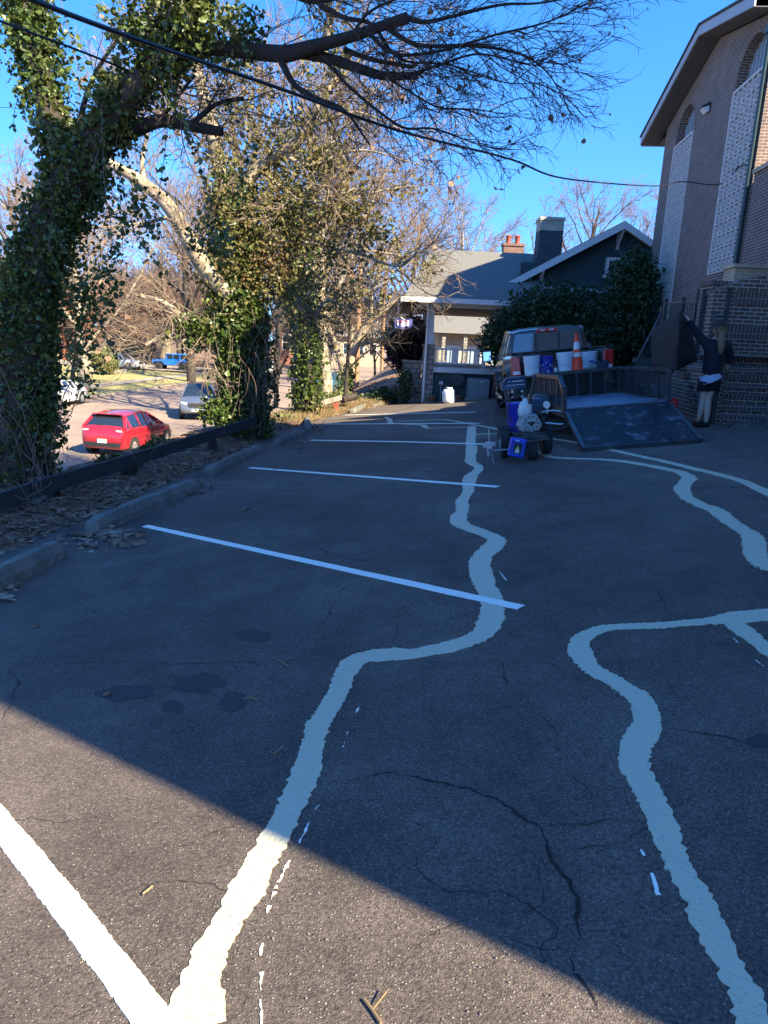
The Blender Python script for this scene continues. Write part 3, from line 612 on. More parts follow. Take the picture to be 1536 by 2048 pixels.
# front gable
gp = at(1251, 441, 26.37); gl = at(1045, 548, 26.37); sl_ = (gp[2]-gl[2])/(gp[0]-gl[0])
gx0, gx1 = gp[0]-4.6, gp[0]+4.6; gz_ = lambda x: gp[2]-sl_*abs(x-gp[0])
mb = MB(); mb.prism([(gx0+.5, 27.02, 2.3), (gx1-.5, 27.02, 2.3), (gx1-.5, 27.02, gz_(gx1-.5)-.1), (gp[0], 27.02, gp[2]-.12), (gx0+.5, 27.02, gz_(gx0+.5)-.1)], (0, .1, 0)); mb.build('gable_wall', m_tealsh, bu)
mb = MB()
for s in (-1, 1): mb.prism([(gp[0], 26.4, gp[2]), (gp[0]+s*4.7, 26.4, gz_(gp[0]+s*4.7)), (gp[0]+s*4.7, 26.4, gz_(gp[0]+s*4.7)-.08), (gp[0], 26.4, gp[2]-.08)], (0, 6, 0))
mb.build('roof', m_roofg, bu)
mb = MB()
for s in (-1, 1): mb.prism([(gp[0], 26.34, gp[2]-.02), (gp[0]+s*4.7, 26.34, gz_(gp[0]+s*4.7)-.02), (gp[0]+s*4.7, 26.34, gz_(gp[0]+s*4.7)-.27), (gp[0], 26.34, gp[2]-.27)], (0, .055, 0))
mb.build('bargeboard', m_wtrim, bu)
for x, z in ((gp[0], gp[2]-.3), (gp[0]-2.7, gz_(gp[0]-2.7)-.3), (gp[0]+2.7, gz_(gp[0]+2.7)-.3)):
    mb = MB(); mb.beam((x, 26.42, z), (x, 27.02, z), .09); mb.beam((x, 26.5, z-.02), (x, 27.0, z-.5), .09); mb.beam((x, 26.98, z), (x, 26.98, z-.6), .09); mb.build('bracket', m_wtrim, bu)
mb = MB(); mb.bx(4.7, gx1-.4, 26.94, 27.0, 3.42, 3.6); mb.build('band_board', m_wtrim, bu)
wa, wb = at(1212, 515, 27), at(1241, 552, 27)
mb = MB(); a_, b_, c_, d_ = wa[0], wb[0]+.2, wb[2], wa[2]
mb.bx(a_, a_+.12, 26.9, 27.0, c_, d_); mb.bx(b_-.12, b_, 26.9, 27.0, c_, d_); mb.bx(a_+.12, b_-.12, 26.9, 27.0, d_-.1, d_); mb.bx(a_-.05, b_+.05, 26.88, 27.0, c_-.1, c_); wn = mb.build('window', m_wtrim, bu)
mb = MB(); mb.bx(a_+.12, b_-.12, 26.96, 27.005, c_, d_-.1); mb.build('pane', m_dkglass, wn)
m_chp = brickmat('painted_chimney_brick', (.05, .075, .085), (.04, .06, .07), (.035, .05, .06), .2, .068, .012)
m_chl = brickmat('sunlit_chimney_brick', (.40, .37, .30), (.30, .29, .24), (.42, .40, .34), .2, .068, .012)  # pale colour imitates sun on the chimney above its shade line
c0, c1 = at(1080, 460, 28.3), at(1128, 435, 28.3); mb = MB(); xa, xb = c0[0], c1[0]+.03
mb.prism([(xa-.15, 28.3, 3.9), (xb+.02, 28.3, 3.9), (xb, 28.3, 5.0), (xb, 28.3, c0[2]), (xa, 28.3, c0[2]), (xa, 28.3, 5.0)], (0, .8, 0)); chm = mb.build('chimney', m_chp, bu)
mb = MB(); mb.bx(xa, xb, 28.3, 29.1, c0[2]+.002, c1[2]-.12); mb.bx(xa-.03, xb+.03, 28.27, 29.13, c1[2]-.118, c1[2]); mb.build('chimney_top', m_chl, chm)
mb = MB(); mb.bx(5.4, 6.3, 26.99, 27.0, .9, 2.3); mb.build('window', m_dkglass, bu); mb = MB(); mb.bx(7.3, 8.3, 26.99, 27.0, .9, 2.3); mb.build('window', m_dkglass, bu)
# things by the basement wall
t = thing('air_conditioner', 'grey louvred air conditioner unit against the teal basement wall', 'air conditioner', Mv(np.array([3.05, 24.55, LZ(3.05, 24.5)-.05])))
mb = MB(); mb.bx(-.36, .36, -.3, .3, .05, .72); mb.build('casing', mat('ac_grey', (.17, .21, .23), .5), t, bevel=.02)
mb = MB()
for i in range(15): mb.bx(-.31+i*.044, -.29+i*.044, -.32, -.302, .1, .66)
mb.bx(-.34, .34, -.325, -.305, .64, .68); mb.build('louvre', mat('ac_light', (.26, .31, .33), .5), t)
mb = MB(); mb.bx(.02, .16, -.333, -.326, .6, .64); mb.build('nameplate', m_wtrim, t)
mb = MB(); mb.bx(-.42, .42, -.36, .36, -.08, .05); mb.build('pad', m_conc, t)
t = thing('hose_reel', 'dark hose reel hung on the teal wall beside the air conditioner', 'hose reel', Mv(at(915, 758, 24.9)))
mb = MB(); mb.lathe([(.22, -.12), (.22, -.10), (.12, -.10), (.12, .05), (.22, .05), (.22, .07)], n=20, ax='y'); mb.build('reel', m_iron, t, smooth=True)
mb = MB()
for k in range(5): mb.tube([(.17*math.cos(a), -.1+.03*k, .17*math.sin(a)) for a in np.linspace(0, 2*math.pi, 21)], .016, 5, cap=False)
mb.build('hose', mat('hose_black', (.02, .03, .025), .5), t, smooth=True)
t = thing('trash_bag', 'white plastic bag of rubbish standing on the lot edge beside the basement wall', 'bag', Mv(G(897, 806)))
mb = MB(); prof = [(.15, 0), (.2, .03), (.21, .12), (.2, .22), (.205, .34), (.18, .42), (.1, .46), (.14, .5), (.05, .47)]; mb.lathe(prof, n=18)
mb.v = [(x*(1+.1*math.sin(9*z+5*x)+.06*rng.normal()), y*(1+.08*rng.normal()), z+.015*rng.normal()) for x, y, z in mb.v]; mb.build('body', mat('white_plastic', (.6, .63, .66), .4), t, smooth=1)
t = thing('utility_box', 'small pale electric box on the teal basement wall', 'electric box', Mv(at(882, 766, 24.98)))
mb = MB(); mb.bx(-.07, .07, -.06, 0, -.05, .06); mb.build('casing', m_wtrim, t, bevel=.008); mb = MB(); mb.tube([(0, -.02, -.05), (0, -.02, -.9)], .015, 6); mb.build('conduit', m_trim, t)
for i, (px, Y, lb) in enumerate([(864, 24.8, 'terracotta pot at the foot of the stone pier'), (917, 24.6, 'terracotta pot beside the white bag')]):
    t = thing('flower_pot', lb, 'flower pot', Mv(at(px, 805, Y)), 'terracotta pots by the basement wall'); mb = MB(); mb.lathe([(.08, 0), (.12, .2), (.14, .2), (.14, .25), (.11, .25), (.1, .2)], n=14); mb.build('pot', mat('terracotta', (.22, .09, .05), .9), t, smooth=True)
# flag on the bungalow porch
t = thing('porch_flag', 'small red white and blue flag hanging in front of the burgundy shrub', 'flag', Mv(at(808, 645, 24.3)))
mb = MB(); mb.tube([(.52, .35, -.2), (-.12, -.05, .17)], .014, 6); mb.build('pole', m_wtrim, t)
def cloth(x0, x1, z0, z1, n=10, amp=.04, col=None):
    mb = MB(); vs = [(x0+(x1-x0)*i/n, amp*math.sin(i*1.3), z0+(z1-z0)*j/4+.015*math.sin(i)) for j in range(5) for i in range(n+1)]
    mb.add(vs, [(j*(n+1)+i, j*(n+1)+i+1, (j+1)*(n+1)+i+1, (j+1)*(n+1)+i) for j in range(4) for i in range(n)]); return mb
cloth(-.3, .28, -.2, .12).build('cloth', mat('flag_blue', (.05, .06, .22), .8), t, smooth=1)
mb = cloth(-.22, .2, -.12, .06); mb.v = [(x, y-.012, z) for x, y, z in mb.v]; mb.build('cloth', mat('flag_white', (.7, .7, .75), .8), t, smooth=1)
mb = cloth(-.2, .14, .0, .05); mb.v = [(x, y-.022, z) for x, y, z in mb.v]; mb.build('cloth', mat('flag_red', (.6, .03, .06), .8), t, smooth=1)
# neighbour seen through the porch
m_cream = mat('cream_wall', (.36, .32, .25), .85, (.28, .24, .19), 3)
nb_ = thing('neighbour_house', 'cream neighbouring house seen in sunlight through the open porch', 'house', Mv((3.2, 42, -.6)))
mb = MB(); mb.bx(-.5, 6, 0, 6, -.5, 2.6); mb.build('wall', m_cream, nb_)
for x in (.4, 1.7, 3.0):
    mb = MB(); mb.bx(x-.4, x+.4, -.05, -.003, .6, 1.9); f = mb.build('window', m_wtrim, nb_); mb = MB(); mb.bx(x-.32, x+.32, -.07, -.052, .68, 1.82); mb.build('pane', m_glassb, f)
mb = MB(); mb.prism([(-1, -.8, 2.6), (-1, 6.8, 2.6), (-1, 3, 4.2)], (8, 0, 0)); mb.build('roof', m_roofg, nb_)
for x in (-.2, 1.05, 2.35):
    mb = MB(); mb.bx(x-.2, x+.2, -.7, -.4, -.5, 1.1); mb.build('stone_base', m_stone, nb_); mb = MB(); mb.bx(x-.1, x+.1, -.62, -.48, 1.1, 2.6); mb.build('porch_post', m_stone, nb_)
t = thing('brick_chimney', 'red brick chimney with two clay pots beyond the bungalow ridge', 'chimney', Mv(at(1027, 504, 45)-np.array([0, 0, 2])))
mb = MB(); mb.bx(-.6, .6, 0, .8, 0, 2.35); mb.bx(-.66, .66, -.06, .86, 2.35, 2.5); mb.build('stack', brickmat('red_brick', (.20, .10, .07), (.14, .07, .05), (.22, .2, .17)), t)
for x in (-.3, .25):
    mb = MB(); mb.lathe([(.15, 2.5), (.15, 2.9), (.19, 2.95), (.13, 3)], (x, .4, 0), 12); mb.build('chimney_pot', mat('clay_pot', (.30, .07, .04), .8), t, smooth=True)
# ---- houses across the street
def far_house(px0, px1, pyt, pyb, Y, lb, wall, roofm, roof_h, wcols, wrows, dp=9, gable=False):
    a = at(px0, pyb, Y); b = at(px1, pyt, Y); W_ = b[0]-a[0]; Hh = b[2]-a[2]
    t = thing('far_house', lb, 'house', Mv(a)); mb = MB(); mb.bx(0, W_, 0, dp, -1, Hh); mb.build('wall', wall, t)
    mb = MB()
    if gable: mb.prism([(-.6, -.6, Hh), (W_+.6, -.6, Hh), (W_/2, -.6, Hh+roof_h)], (0, dp+1.2, 0))
    else: mb.prism([(-.6, -.8, Hh), (-.6, dp+.8, Hh), (-.6, dp/2, Hh+roof_h)], (W_+1.2, 0, 0))
    mb.build('roof', roofm, t)
    for j in range(wrows):
        for i in range(wcols):
            x = W_*(i+.5)/wcols; z = Hh*(j+.32)/wrows; hw = min(.55, W_/wcols*.28); hh = Hh/wrows*.42
            mb = MB(); mb.bx(x-hw-.12, x+hw+.12, -.06, -.004, z-.1, z+hh+.12); f = mb.build('window', m_wtrim, t)
            mb = MB(); mb.bx(x-hw, x+hw, -.09, -.062, z, z+hh*.47); mb.bx(x-hw, x+hw, -.09, -.062, z+hh*.53, z+hh); mb.build('pane', m_dkglass, f)
    return t
m_yel = mat('yellow_siding', (.30, .26, .16), .8, (.24, .21, .13), 2); m_redbrick = brickmat('far_red_brick', (.30, .12, .08), (.24, .1, .07), (.35, .28, .24))
far_house(205, 300, 622, 700, 100, 'pale yellow two storey house behind the trees across the street', m_yel, m_shing, 3.0, 3, 2)
far_house(-60, 120, 600, 720, 84, 'tan house mostly hidden behind the ivy at the left edge', m_cream, m_roofg, 3.0, 4, 2)
far_house(560, 640, 655, 720, 110, 'small red brick house far down the street between the trunks', m_redbrick, m_shing, 2.5, 3, 1)
far_house(655, 760, 676, 722, 120, 'low pale house far down the street right of the ivy trunks', m_cream, m_roofg, 2.6, 4, 1)
# garden walls and steps across the street
t = thing('garden_wall', 'pale stepped garden wall with stairs on the lawn across the street', 'wall', Mv(at(148, 754, 68)))
mb = MB(); mb.bx(-.4, 2.6, 0, .4, -.3, 1.1); mb.build('wall', m_cream, t); mb = MB(); mb.bx(.4, 2.2, 2, 2.4, 0, 2.4); mb.build('upper_wall', m_cream, t)
mb = MB()
for k in range(5): mb.bx(2.62, 4.4, .3*k, .3*k+.3, -.3, .1+k*.17)
mb.bx(4.4, 4.65, 0, 1.6, -.3, .9); mb.build('stair', m_cream, t)
# utility poles
def pole(px, py, Y, h, r, lb, arm=True):
    p = at(px, py, Y); t = thing('utility_pole', lb, 'utility pole', Mv(p)); mb = MB(); mb.tube([(0, 0, -.3), (0, 0, h*.5), (0, 0, h)], [r, r*.9, r*.7], 10); mb.build('pole', mat('pole_wood', (.36, .2, .11), .9, (.25, .14, .08), 6, .5, 40, stretch=(4, 4, .4)), t, smooth=True)
    if arm: mb = MB(); mb.bx(-1.1, 1.1, -.06, .06, h-.7, h-.55); mb.build('crossarm', MC['pole_wood'], t)
pole(713, 768, 50, 9, .17, 'brown wooden utility pole rising from the verge left of the burgundy shrub')
pole(763, 752, 64, 9, .15, 'thinner brown utility pole farther back beside the shrub')
m_wire = mat('cable_black', (.012, .012, .014), .5)
def cable(pts, r, lb, n=40):
    P, _ = catmull([at(*p) for p in pts], [1]*len(pts), 8); mb = MB(); mb.tube(list(P), r, 6); o = mb.build('overhead_cable', m_wire, None, smooth=True); tag(o, lb, 'cable', 'overhead cables across the lot'); return o
wl = lambda y, z, off=-.05: tuple((Matrix(MC_)@Vector((off, y, z)))[:])
wp = np.array(wl(19.6, 5.67)); Pm = [at(-60, -62, 3.4), at(60, -2, 3.9), at(300, 88, 4.9), at(560, 177, 6.2), at(800, 262, 8.0), at(1020, 318, 10.5), at(1130, 357, 13), at(1310, 372, 16.6)]
P, _ = catmull(Pm+[wp+np.array([-1, -.1, 0]), wp, np.array(wl(18.4, 5.8)), np.array(wl(17.64, 5.7))], [1]*12, 8)
mb = MB(); mb.tube(list(P), .014, 6); o = mb.build('overhead_cable', m_wire, None, smooth=True); tag(o, 'thick black cable sagging from the top left corner to the church wall', 'cable')
P, _ = catmull([at(-60, 20, 7), at(180, 110, 8), at(380, 190, 10), at(560, 240, 14), at(760, 300, 22), at(860, 340, 30)], [1]*6, 8)
mb = MB(); mb.tube(list(P), .012, 5); o = mb.build('overhead_cable', m_wire, None, smooth=True); tag(o, 'thinner dark cable passing below the thick one among the branches', 'cable')
# ================================================================= VEHICLES
m_tyre = mat('tyre_rubber', (.02, .02, .021), .85, (.035, .034, .033), 8)
m_rim = mat('alloy_rim', (.45, .46, .48), .35, metal=.7)
m_blackp = mat('black_plastic', (.02, .021, .022), .6)
m_lampr = mat('red_lamp', (.55, .012, .014), .25, coat=.3)
m_lampw = mat('clear_lamp', (.6, .62, .64), .12, coat=1)
m_carglass = mat('car_glass', (.015, .022, .026), .04, spec=.9, coat=1)
m_plate = mat('number_plate', (.62, .62, .58), .5)
def wheel(t, x, y, r, w_, side, rim=None, fr=.64):
    mb = MB(); h = w_/2
    mb.lathe([(r*fr, -h), (r*.93, -h), (r, -h*.7), (r, h*.7), (r*.93, h), (r*fr, h), (r*fr, -h)], (x, y, r), 28, 'x', cap=False); ty = mb.build('wheel', m_tyre, t, smooth=True)
    mb = MB(); s = side; o = x+s*(h-.02)
    mb.lathe([(r*fr*.97, -h*.9), (r*fr*.97, h*.9)], (x, y, r), 28, 'x', cap=False); mb.lathe([(.01, 0), (r*fr*.3, 0), (r*fr*.3, -.02*s)], (o, y, r), 14, 'x')
    for k in range(6):
        a = k*math.pi/3; mb.beam((o-.01*s, y+.05*math.cos(a), r+.05*math.sin(a)), (o-.015*s, y+r*fr*.96*math.cos(a), r+r*fr*.96*math.sin(a)), .07, .03, up=(1, 0, 0))
    mb.lathe([(r*fr*.95, o-x-.09*s), (.01, o-x-.09*s)], (x, y, r), 24, 'x', mi=1, cap=False)
    mb.build('rim', [rim or m_rim, m_blackp], ty, smooth=True); return ty
def ring(hw, zb, belt, rhw, zr):
    mid = zb+(belt-zb)*.55
    h = [(0, zb), (hw*.86, zb), (hw*.965, zb+.10*(belt-zb)), (hw, mid), (hw*.985, zb+(belt-zb)*.86), (hw*.945, belt), (rhw, zr-.05), (rhw*.72, zr), (0, zr+.012)]
    return h+[(-x, z) for x, z in h[-2:0:-1]]
def car_loft(t, st, flags, paint_, glass):
    n = 16; vs = []
    for s in st: vs += [(x, s[0], z) for x, z in ring(*s[1:])]
    groups = {'body': [], 'windscreen': [], 'rear_window': [], 'side_window': []}
    for i in range(len(st)-1):
        for j in range(n):
            f = (i*n+j, i*n+(j+1) % n, (i+1)*n+(j+1) % n, (i+1)*n+j); fl = flags[i]
            side = j in (5, 10); top = j in (6, 7, 8, 9)
            k = 'body'
            if fl == 'ws': k = 'windscreen' if top else 'side_window' if side else 'body'
            elif fl == 'rw': k = 'rear_window' if top else 'side_window' if side else 'body'
            elif fl == 'cab' and side: k = 'side_window'
            groups[k].append(f)
    groups['body'] += [tuple(range(n)), tuple(range((len(st)-1)*n+n-1, (len(st)-1)*n-1, -1))]
    out = {}
    for k, fs in groups.items():
        if not fs: continue
        used = sorted({i for f in fs for i in f}); mp = {u: q for q, u in enumerate(used)}; mb = MB(); mb.add([vs[u] for u in used], [tuple(mp[i] for i in f) for f in fs])
        out[k] = mb.build(k, paint_ if k == 'body' else glass, t, smooth=True)
    # pillars
    mb = MB()
    for i, fl in enumerate(flags):
        for j, jj in ((5, 6), (11, 10)):
            a0, b0 = V3(vs[i*n+j]), V3(vs[i*n+jj]); a1, b1 = V3(vs[(i+1)*n+j]), V3(vs[(i+1)*n+jj])
            if fl == 'ws': mb.beam(a1, b0, .06, .07, up=(1, 0, 0))
            if fl == 'rw': mb.beam(a0, b1, .09, .09, up=(1, 0, 0)); mb.beam(a1, b1, .14, .05, up=(1, 0, 0))
            if fl == 'cab': mb.beam(a1, b1, .09, .04, up=(1, 0, 0)); mb.beam(b0, b1, .04, .05, up=(1, 0, 0))
    if mb.v: mb.build('pillar', paint_, t)
    return out
def car(name, lb, cat, M, st, flags, paint_, wb, r, hw, L, glass=None, rimm=None, lamps='', grp=None):
    t = thing(name, lb, cat, M, grp); g = glass or m_carglass
    car_loft(t, st, flags, paint_, g)
    y0 = (L-wb)/2-.05*L*.3
    for s in (-1, 1):
        for y in (y0, y0+wb):
            mb = MB(); mb.lathe([(r*1.16, -.12), (r*1.16, .0), (r*1.0, .004)], (s*(hw-.0) if s > 0 else s*hw, y, r), 24, 'x', cap=False) if False else mb.lathe([(r*1.13, -.2 if s > 0 else .2), (r*1.13, .012*s), (r*.6, .012*s)], (s*hw, y, r*1.02), 26, 'x', cap=False)
            mb.build('wheel_arch', m_blackp, t); wheel(t, s*(hw-.08), y, r, .2, s, rimm)
        mb = MB(); ym = y0+wb-.85; mb.prism([(s*(hw+.0), ym, st[-5][3] if False else 0), (s*(hw+.18), ym-.02, 0), (s*(hw+.18), ym-.1, 0), (s*hw, ym-.1, 0)], (0, 0, .13)); zz = [q[3] for q in st][len(st)//2]
        mb.v = [(x, y, z+zz+.02) for x, y, z in mb.v]; mb.build('mirror', paint_, t, bevel=.02)
        mb = MB(); mb.bx(s*hw*.99-.006, s*hw*.99+.006, L*.5-.09, L*.5+.05, zz-.13, zz-.1); mb.bx(s*hw*1.0-.004, s*hw*1.0+.004, L*.52, L*.525, .3, zz-.04); mb.build('door_handle', m_blackp, t)
    return t
# --- red hatchback
m_red = mat('red_paint', (.38, .012, .022), .25, coat=1, spec=.6)
HST = [(0, .62, .40, .66, .56, .70), (.03, .74, .30, .78, .66, .86), (.1, .82, .24, .92, .72, 1.0), (.17, .835, .22, .955, .70, 1.04), (.52, .845, .2, .97, .57, 1.40), (1.2, .847, .2, .95, .58, 1.47), (1.75, .847, .2, .92, .575, 1.46), (2.05, .845, .2, .90, .56, 1.42), (2.95, .84, .2, .88, .70, .95), (3.5, .80, .22, .78, .62, .84), (3.82, .72, .25, .62, .5, .68), (3.92, .58, .32, .5, .4, .54)]
HF = ['b', 'b', 'b', 'rw', 'cab', 'cab', 'cab', 'ws', 'b', 'b', 'b']
rc = gz(206, 912, ZS)
rcar = car('red_hatchback', 'red five door hatchback parked in the sun on the near side of the street', 'car', Mv(rc, .15, 1), HST, HF, m_red, 2.49, .30, .845, 3.92)
for s in (-1, 1):
    mb = MB(); mb.prism([(s*.50, .05, .80), (s*.80, .06, .78), (s*.80, .06, .96), (s*.70, .08, .99), (s*.50, .07, .92)], (0, .06, 0)); mb.v = [(x, y-.0+(.02 if abs(x) < .6 else .03), z) for x, y, z in mb.v]; mb.build('tail_lamp', m_lampw if False else m_lampr, rcar, bevel=.01)
    mb = MB(); mb.bx(s*.62-.12, s*.62+.1, .045, .06, .86, .92); mb.build('indicator_lens', m_lampw, rcar)
    mb = MB(); mb.prism([(s*.45, 3.78, .60), (s*.70, 3.62, .64), (s*.74, 3.45, .78), (s*.5, 3.68, .73)], (0, .03, 0)); mb.build('headlight', m_lampw, rcar)
mb = MB(); mb.prism([(-.62, -.012, .33), (.62, -.012, .33), (.72, -.012, .48), (-.72, -.012, .48)], (0, .06, 0)); mb.build('rear_bumper_insert', m_blackp, rcar)
mb = MB(); mb.bx(-.17, .17, -.03, -.013, .46, .60); mb.build('number_plate', m_plate, rcar)
mb = MB(); mb.bx(-.05, .05, .075, .085, .90, .96); mb.build('badge', m_rim, rcar, bevel=.004)
mb = MB(); mb.beam((0, .13, 1.02), (-.30, .19, 1.09), .025); mb.build('wiper', m_blackp, rcar)
mb = MB(); mb.bx(-.56, .56, .36, .54, 1.405, 1.425); mb.build('spoiler', m_red, rcar, bevel=.01)
# --- sedans and suvs
SED = [(0, .6, .42, .70, .5, .78), (.05, .82, .28, .84, .66, .92), (.15, .88, .24, .93, .72, 1.0), (.75, .91, .2, .97, .74, 1.07), (1.45, .915, .2, .96, .57, 1.40), (2.0, .915, .2, .95, .58, 1.45), (2.6, .912, .2, .92, .565, 1.41), (3.45, .9, .2, .90, .74, .98), (4.1, .87, .22, .82, .66, .87), (4.5, .76, .26, .65, .5, .7), (4.62, .6, .34, .5, .4, .52)]
SF = ['b', 'b', 'b', 'rw', 'cab', 'cab', 'ws', 'b', 'b', 'b']
m_wcar = mat('white_car_paint', (.52, .54, .56), .25, coat=1)
pc = gz(163, 806, ZS)
sed = car('white_sedan', 'white sedan parked on the far side of the street, half hidden by ivy', 'car', Mv(pc+np.array([-.6, .5, 0]), -.06, -1), SED, SF, m_wcar, 2.7, .32, .915, 4.62)
for s in (-1, 1):
    mb = MB(); mb.prism([(s*.55, -.01, .74), (s*.84, .03, .74), (s*.87, .10, .90), (s*.55, .06, .88)], (0, .05, 0)); mb.build('tail_lamp', m_lampr, sed)
SUV = [(0, .7, .45, .8, .6, .9), (.05, .86, .32, 1.02, .72, 1.1), (.12, .92, .28, 1.12, .76, 1.2), (.55, .93, .28, 1.12, .64, 1.62), (1.6, .94, .28, 1.1, .66, 1.72), (2.6, .94, .28, 1.06, .63, 1.68), (3.35, .93, .28, 1.04, .78, 1.12), (4.2, .9, .3, .98, .7, 1.03), (4.6, .82, .36, .78, .6, .86), (4.7, .65, .42, .6, .45, .62)]
VF = ['b', 'b', 'rw', 'cab', 'cab', 'ws', 'b', 'b', 'b']
def front(t, L, z, hw, grille=True):
    for s in (-1, 1):
        mb = MB(); mb.prism([(s*hw*.55, L-.07, z), (s*hw*.88, L-.28, z), (s*hw*.92, L-.32, z+.14), (s*hw*.55, L-.12, z+.12)], (0, .06, 0)); mb.build('headlight', m_lampw, t)
    mb = MB(); mb.bx(-hw*.45, hw*.45, L-.06, L+.01, z-.12, z+.1); mb.build('grille', m_blackp, t, bevel=.02)
    mb = MB(); mb.bx(-.26, .26, L+.012, L+.024, z-.32, z-.2); mb.build('number_plate', m_plate, t)
m_sil = mat('silver_paint', (.09, .10, .13), .3, coat=1)
gs = car('silver_suv', 'silver estate car facing us on the street, partly behind the ivy trunk', 'car', Mv(gz(398, 842, ZS)+np.array([-1.0, 4.6, 0]), .2, -1), SUV, VF, m_sil, 2.8, .35, .93, 4.7); front(gs, 4.7, .78, .9)
ws_ = car('white_suv', 'white crossover parked in the driveway beside the green shrub across the street', 'car', Mv(gz(288, 741, ZS+.25)+np.array([-4.8, .6, 0]), 1, -.16), SUV, VF, m_wcar, 2.8, .36, .93, 4.7); front(ws_, 4.7, .78, .9)
wf = car('white_hatchback', 'small white car far down the street just right of the thick ivy trunk', 'car', Mv(gz(535, 750, ZS)+np.array([0, 0, .02]), .1, 1), HST, HF, m_wcar, 2.49, .3, .845, 3.92)
bc = car('teal_hatchback', 'dark teal car glimpsed between the ivy trunk and the forked tree', 'car', Mv(gz(642, 790, ZS)+np.array([0, 0, .05]), .1, 1), SUV, VF, mat('teal_paint', (.02, .14, .20), .3, coat=1), 2.8, .35, .93, 4.7)
# --- blue open off-roader
m_blue = mat('bright_blue_paint', (.01, .13, .55), .3, coat=1)
j0 = gz(383, 743, ZS+.2); jt = thing('blue_offroader', 'bright blue boxy off-roader parked side on across the street', 'car', Mv(j0, -1, -.02))
mb = MB(); mb.prism([(-.72, .1, .62), (-.72, 2.75, .62), (-.72, 2.9, .75), (-.72, 4.0, .75), (-.72, 4.0, 1.12), (-.72, 2.85, 1.2), (-.72, .1, 1.2)], (1.44, 0, 0)); mb.build('body', m_blue, jt, bevel=.03)
mb = MB(); mb.prism([(-.68, .12, 1.202), (-.68, 2.7, 1.202), (-.68, 2.42, 1.82), (-.68, .2, 1.84)], (1.36, 0, 0)); mb.build('hard_top', m_blue, jt, bevel=.03)
for s in (-1, 1):
    for a, b in ((.3, .95), (1.1, 1.7), (1.8, 2.4)):
        mb = MB(); mb.bx(s*.69-.008, s*.69+.008, a, b, 1.28, 1.74); mb.build('side_window', m_carglass, jt)
    for y in (.75, 3.3):
        mb = MB(); mb.prism([(s*.72, y-.58, .72), (s*.72, y-.4, 1.0), (s*.72, y+.4, 1.0), (s*.72, y+.58, .72), (s*.72, y+.5, .72), (s*.72, y+.35, .94), (s*.72, y-.35, .94), (s*.72, y-.5, .72)], (s*.2, 0, 0)); mb.build('fender', m_blackp, jt)
        wheel(jt, s*.8, y, .42, .26, s, m_blackp, .5)
mb = MB(); mb.bx(-.6, .6, 2.6, 2.62, 1.22, 1.78); mb.build('windscreen', m_carglass, jt)
mb = MB(); mb.lathe([(.1, 0), (.38, 0), (.4, .08), (.38, .2), (.1, .2)], (0, -.12, 1.1), 22, 'y'); mb.build('spare_wheel', m_tyre, jt, smooth=True)
mb = MB(); mb.bx(-.75, .75, 4.05, 4.2, .55, .72); mb.bx(-.7, .7, -.08, .08, .5, .66); mb.build('bumper', m_blackp, jt)
# --- black pickup truck
m_blk = mat('black_truck_paint', (.014, .012, .010), .2, coat=.55, spec=.5)
m_chrome = mat('chrome', (.6, .6, .6), .15, metal=1)
PT = Ml(G(1136, 842)+np.array([0, .35, 0]), .075, 1); o_ = PT.translation; o_[2] = LZ(o_[0], o_[1]); PT.translation = o_
pk = thing('pickup_truck', 'black pickup truck seen from behind with its tailgate down and bed full of buckets', 'pickup truck', PT)
CAB = [(1.98, .96, .55, 1.28, .80, 1.80), (2.02, .985, .5, 1.30, .80, 1.86), (2.5, .99, .48, 1.30, .80, 1.93), (3.3, .99, .48, 1.29, .79, 1.94), (3.75, .99, .48, 1.27, .77, 1.9), (4.45, .98, .5, 1.25, .88, 1.31), (5.2, .97, .52, 1.18, .86, 1.24), (5.65, .93, .55, 1.1, .78, 1.14), (5.78, .86, .5, .95, .7, 1.0)]
car_loft(pk, CAB, ['b', 'cab', 'cab', 'cab', 'ws', 'b', 'b', 'b'], m_blk, m_carglass)
mb = MB(); mb.prism([(-.79, 1.90, 1.33), (.79, 1.90, 1.33), (.70, 1.975, 1.79), (-.70, 1.975, 1.79)], (0, .035, 0)); rw = mb.build('rear_window', mat('rear_glass', (.03, .045, .06), .03, spec=1, coat=1), pk)
mb = MB(); mb.bx(-.262, -.248, 1.885, 1.97, 1.34, 1.78); mb.bx(.248, .262, 1.885, 1.97, 1.34, 1.78); mb.build('window_divider', m_blackp, rw)
mb = MB(); mb.bx(-.23, .23, 1.935, 2.0, 1.80, 1.87); bl = mb.build('brake_lamp', m_lampr, pk, bevel=.01)
mb = MB(); mb.bx(-.15, -.05, 1.928, 1.934, 1.82, 1.85); mb.bx(.05, .15, 1.928, 1.934, 1.82, 1.85); mb.build('cargo_lens', m_lampw, bl)
def arch(cy_, r, z0, n=14): return [(cy_-r*math.cos(math.pi*i/n), z0+r*math.sin(math.pi*i/n)) for i in range(n+1)]
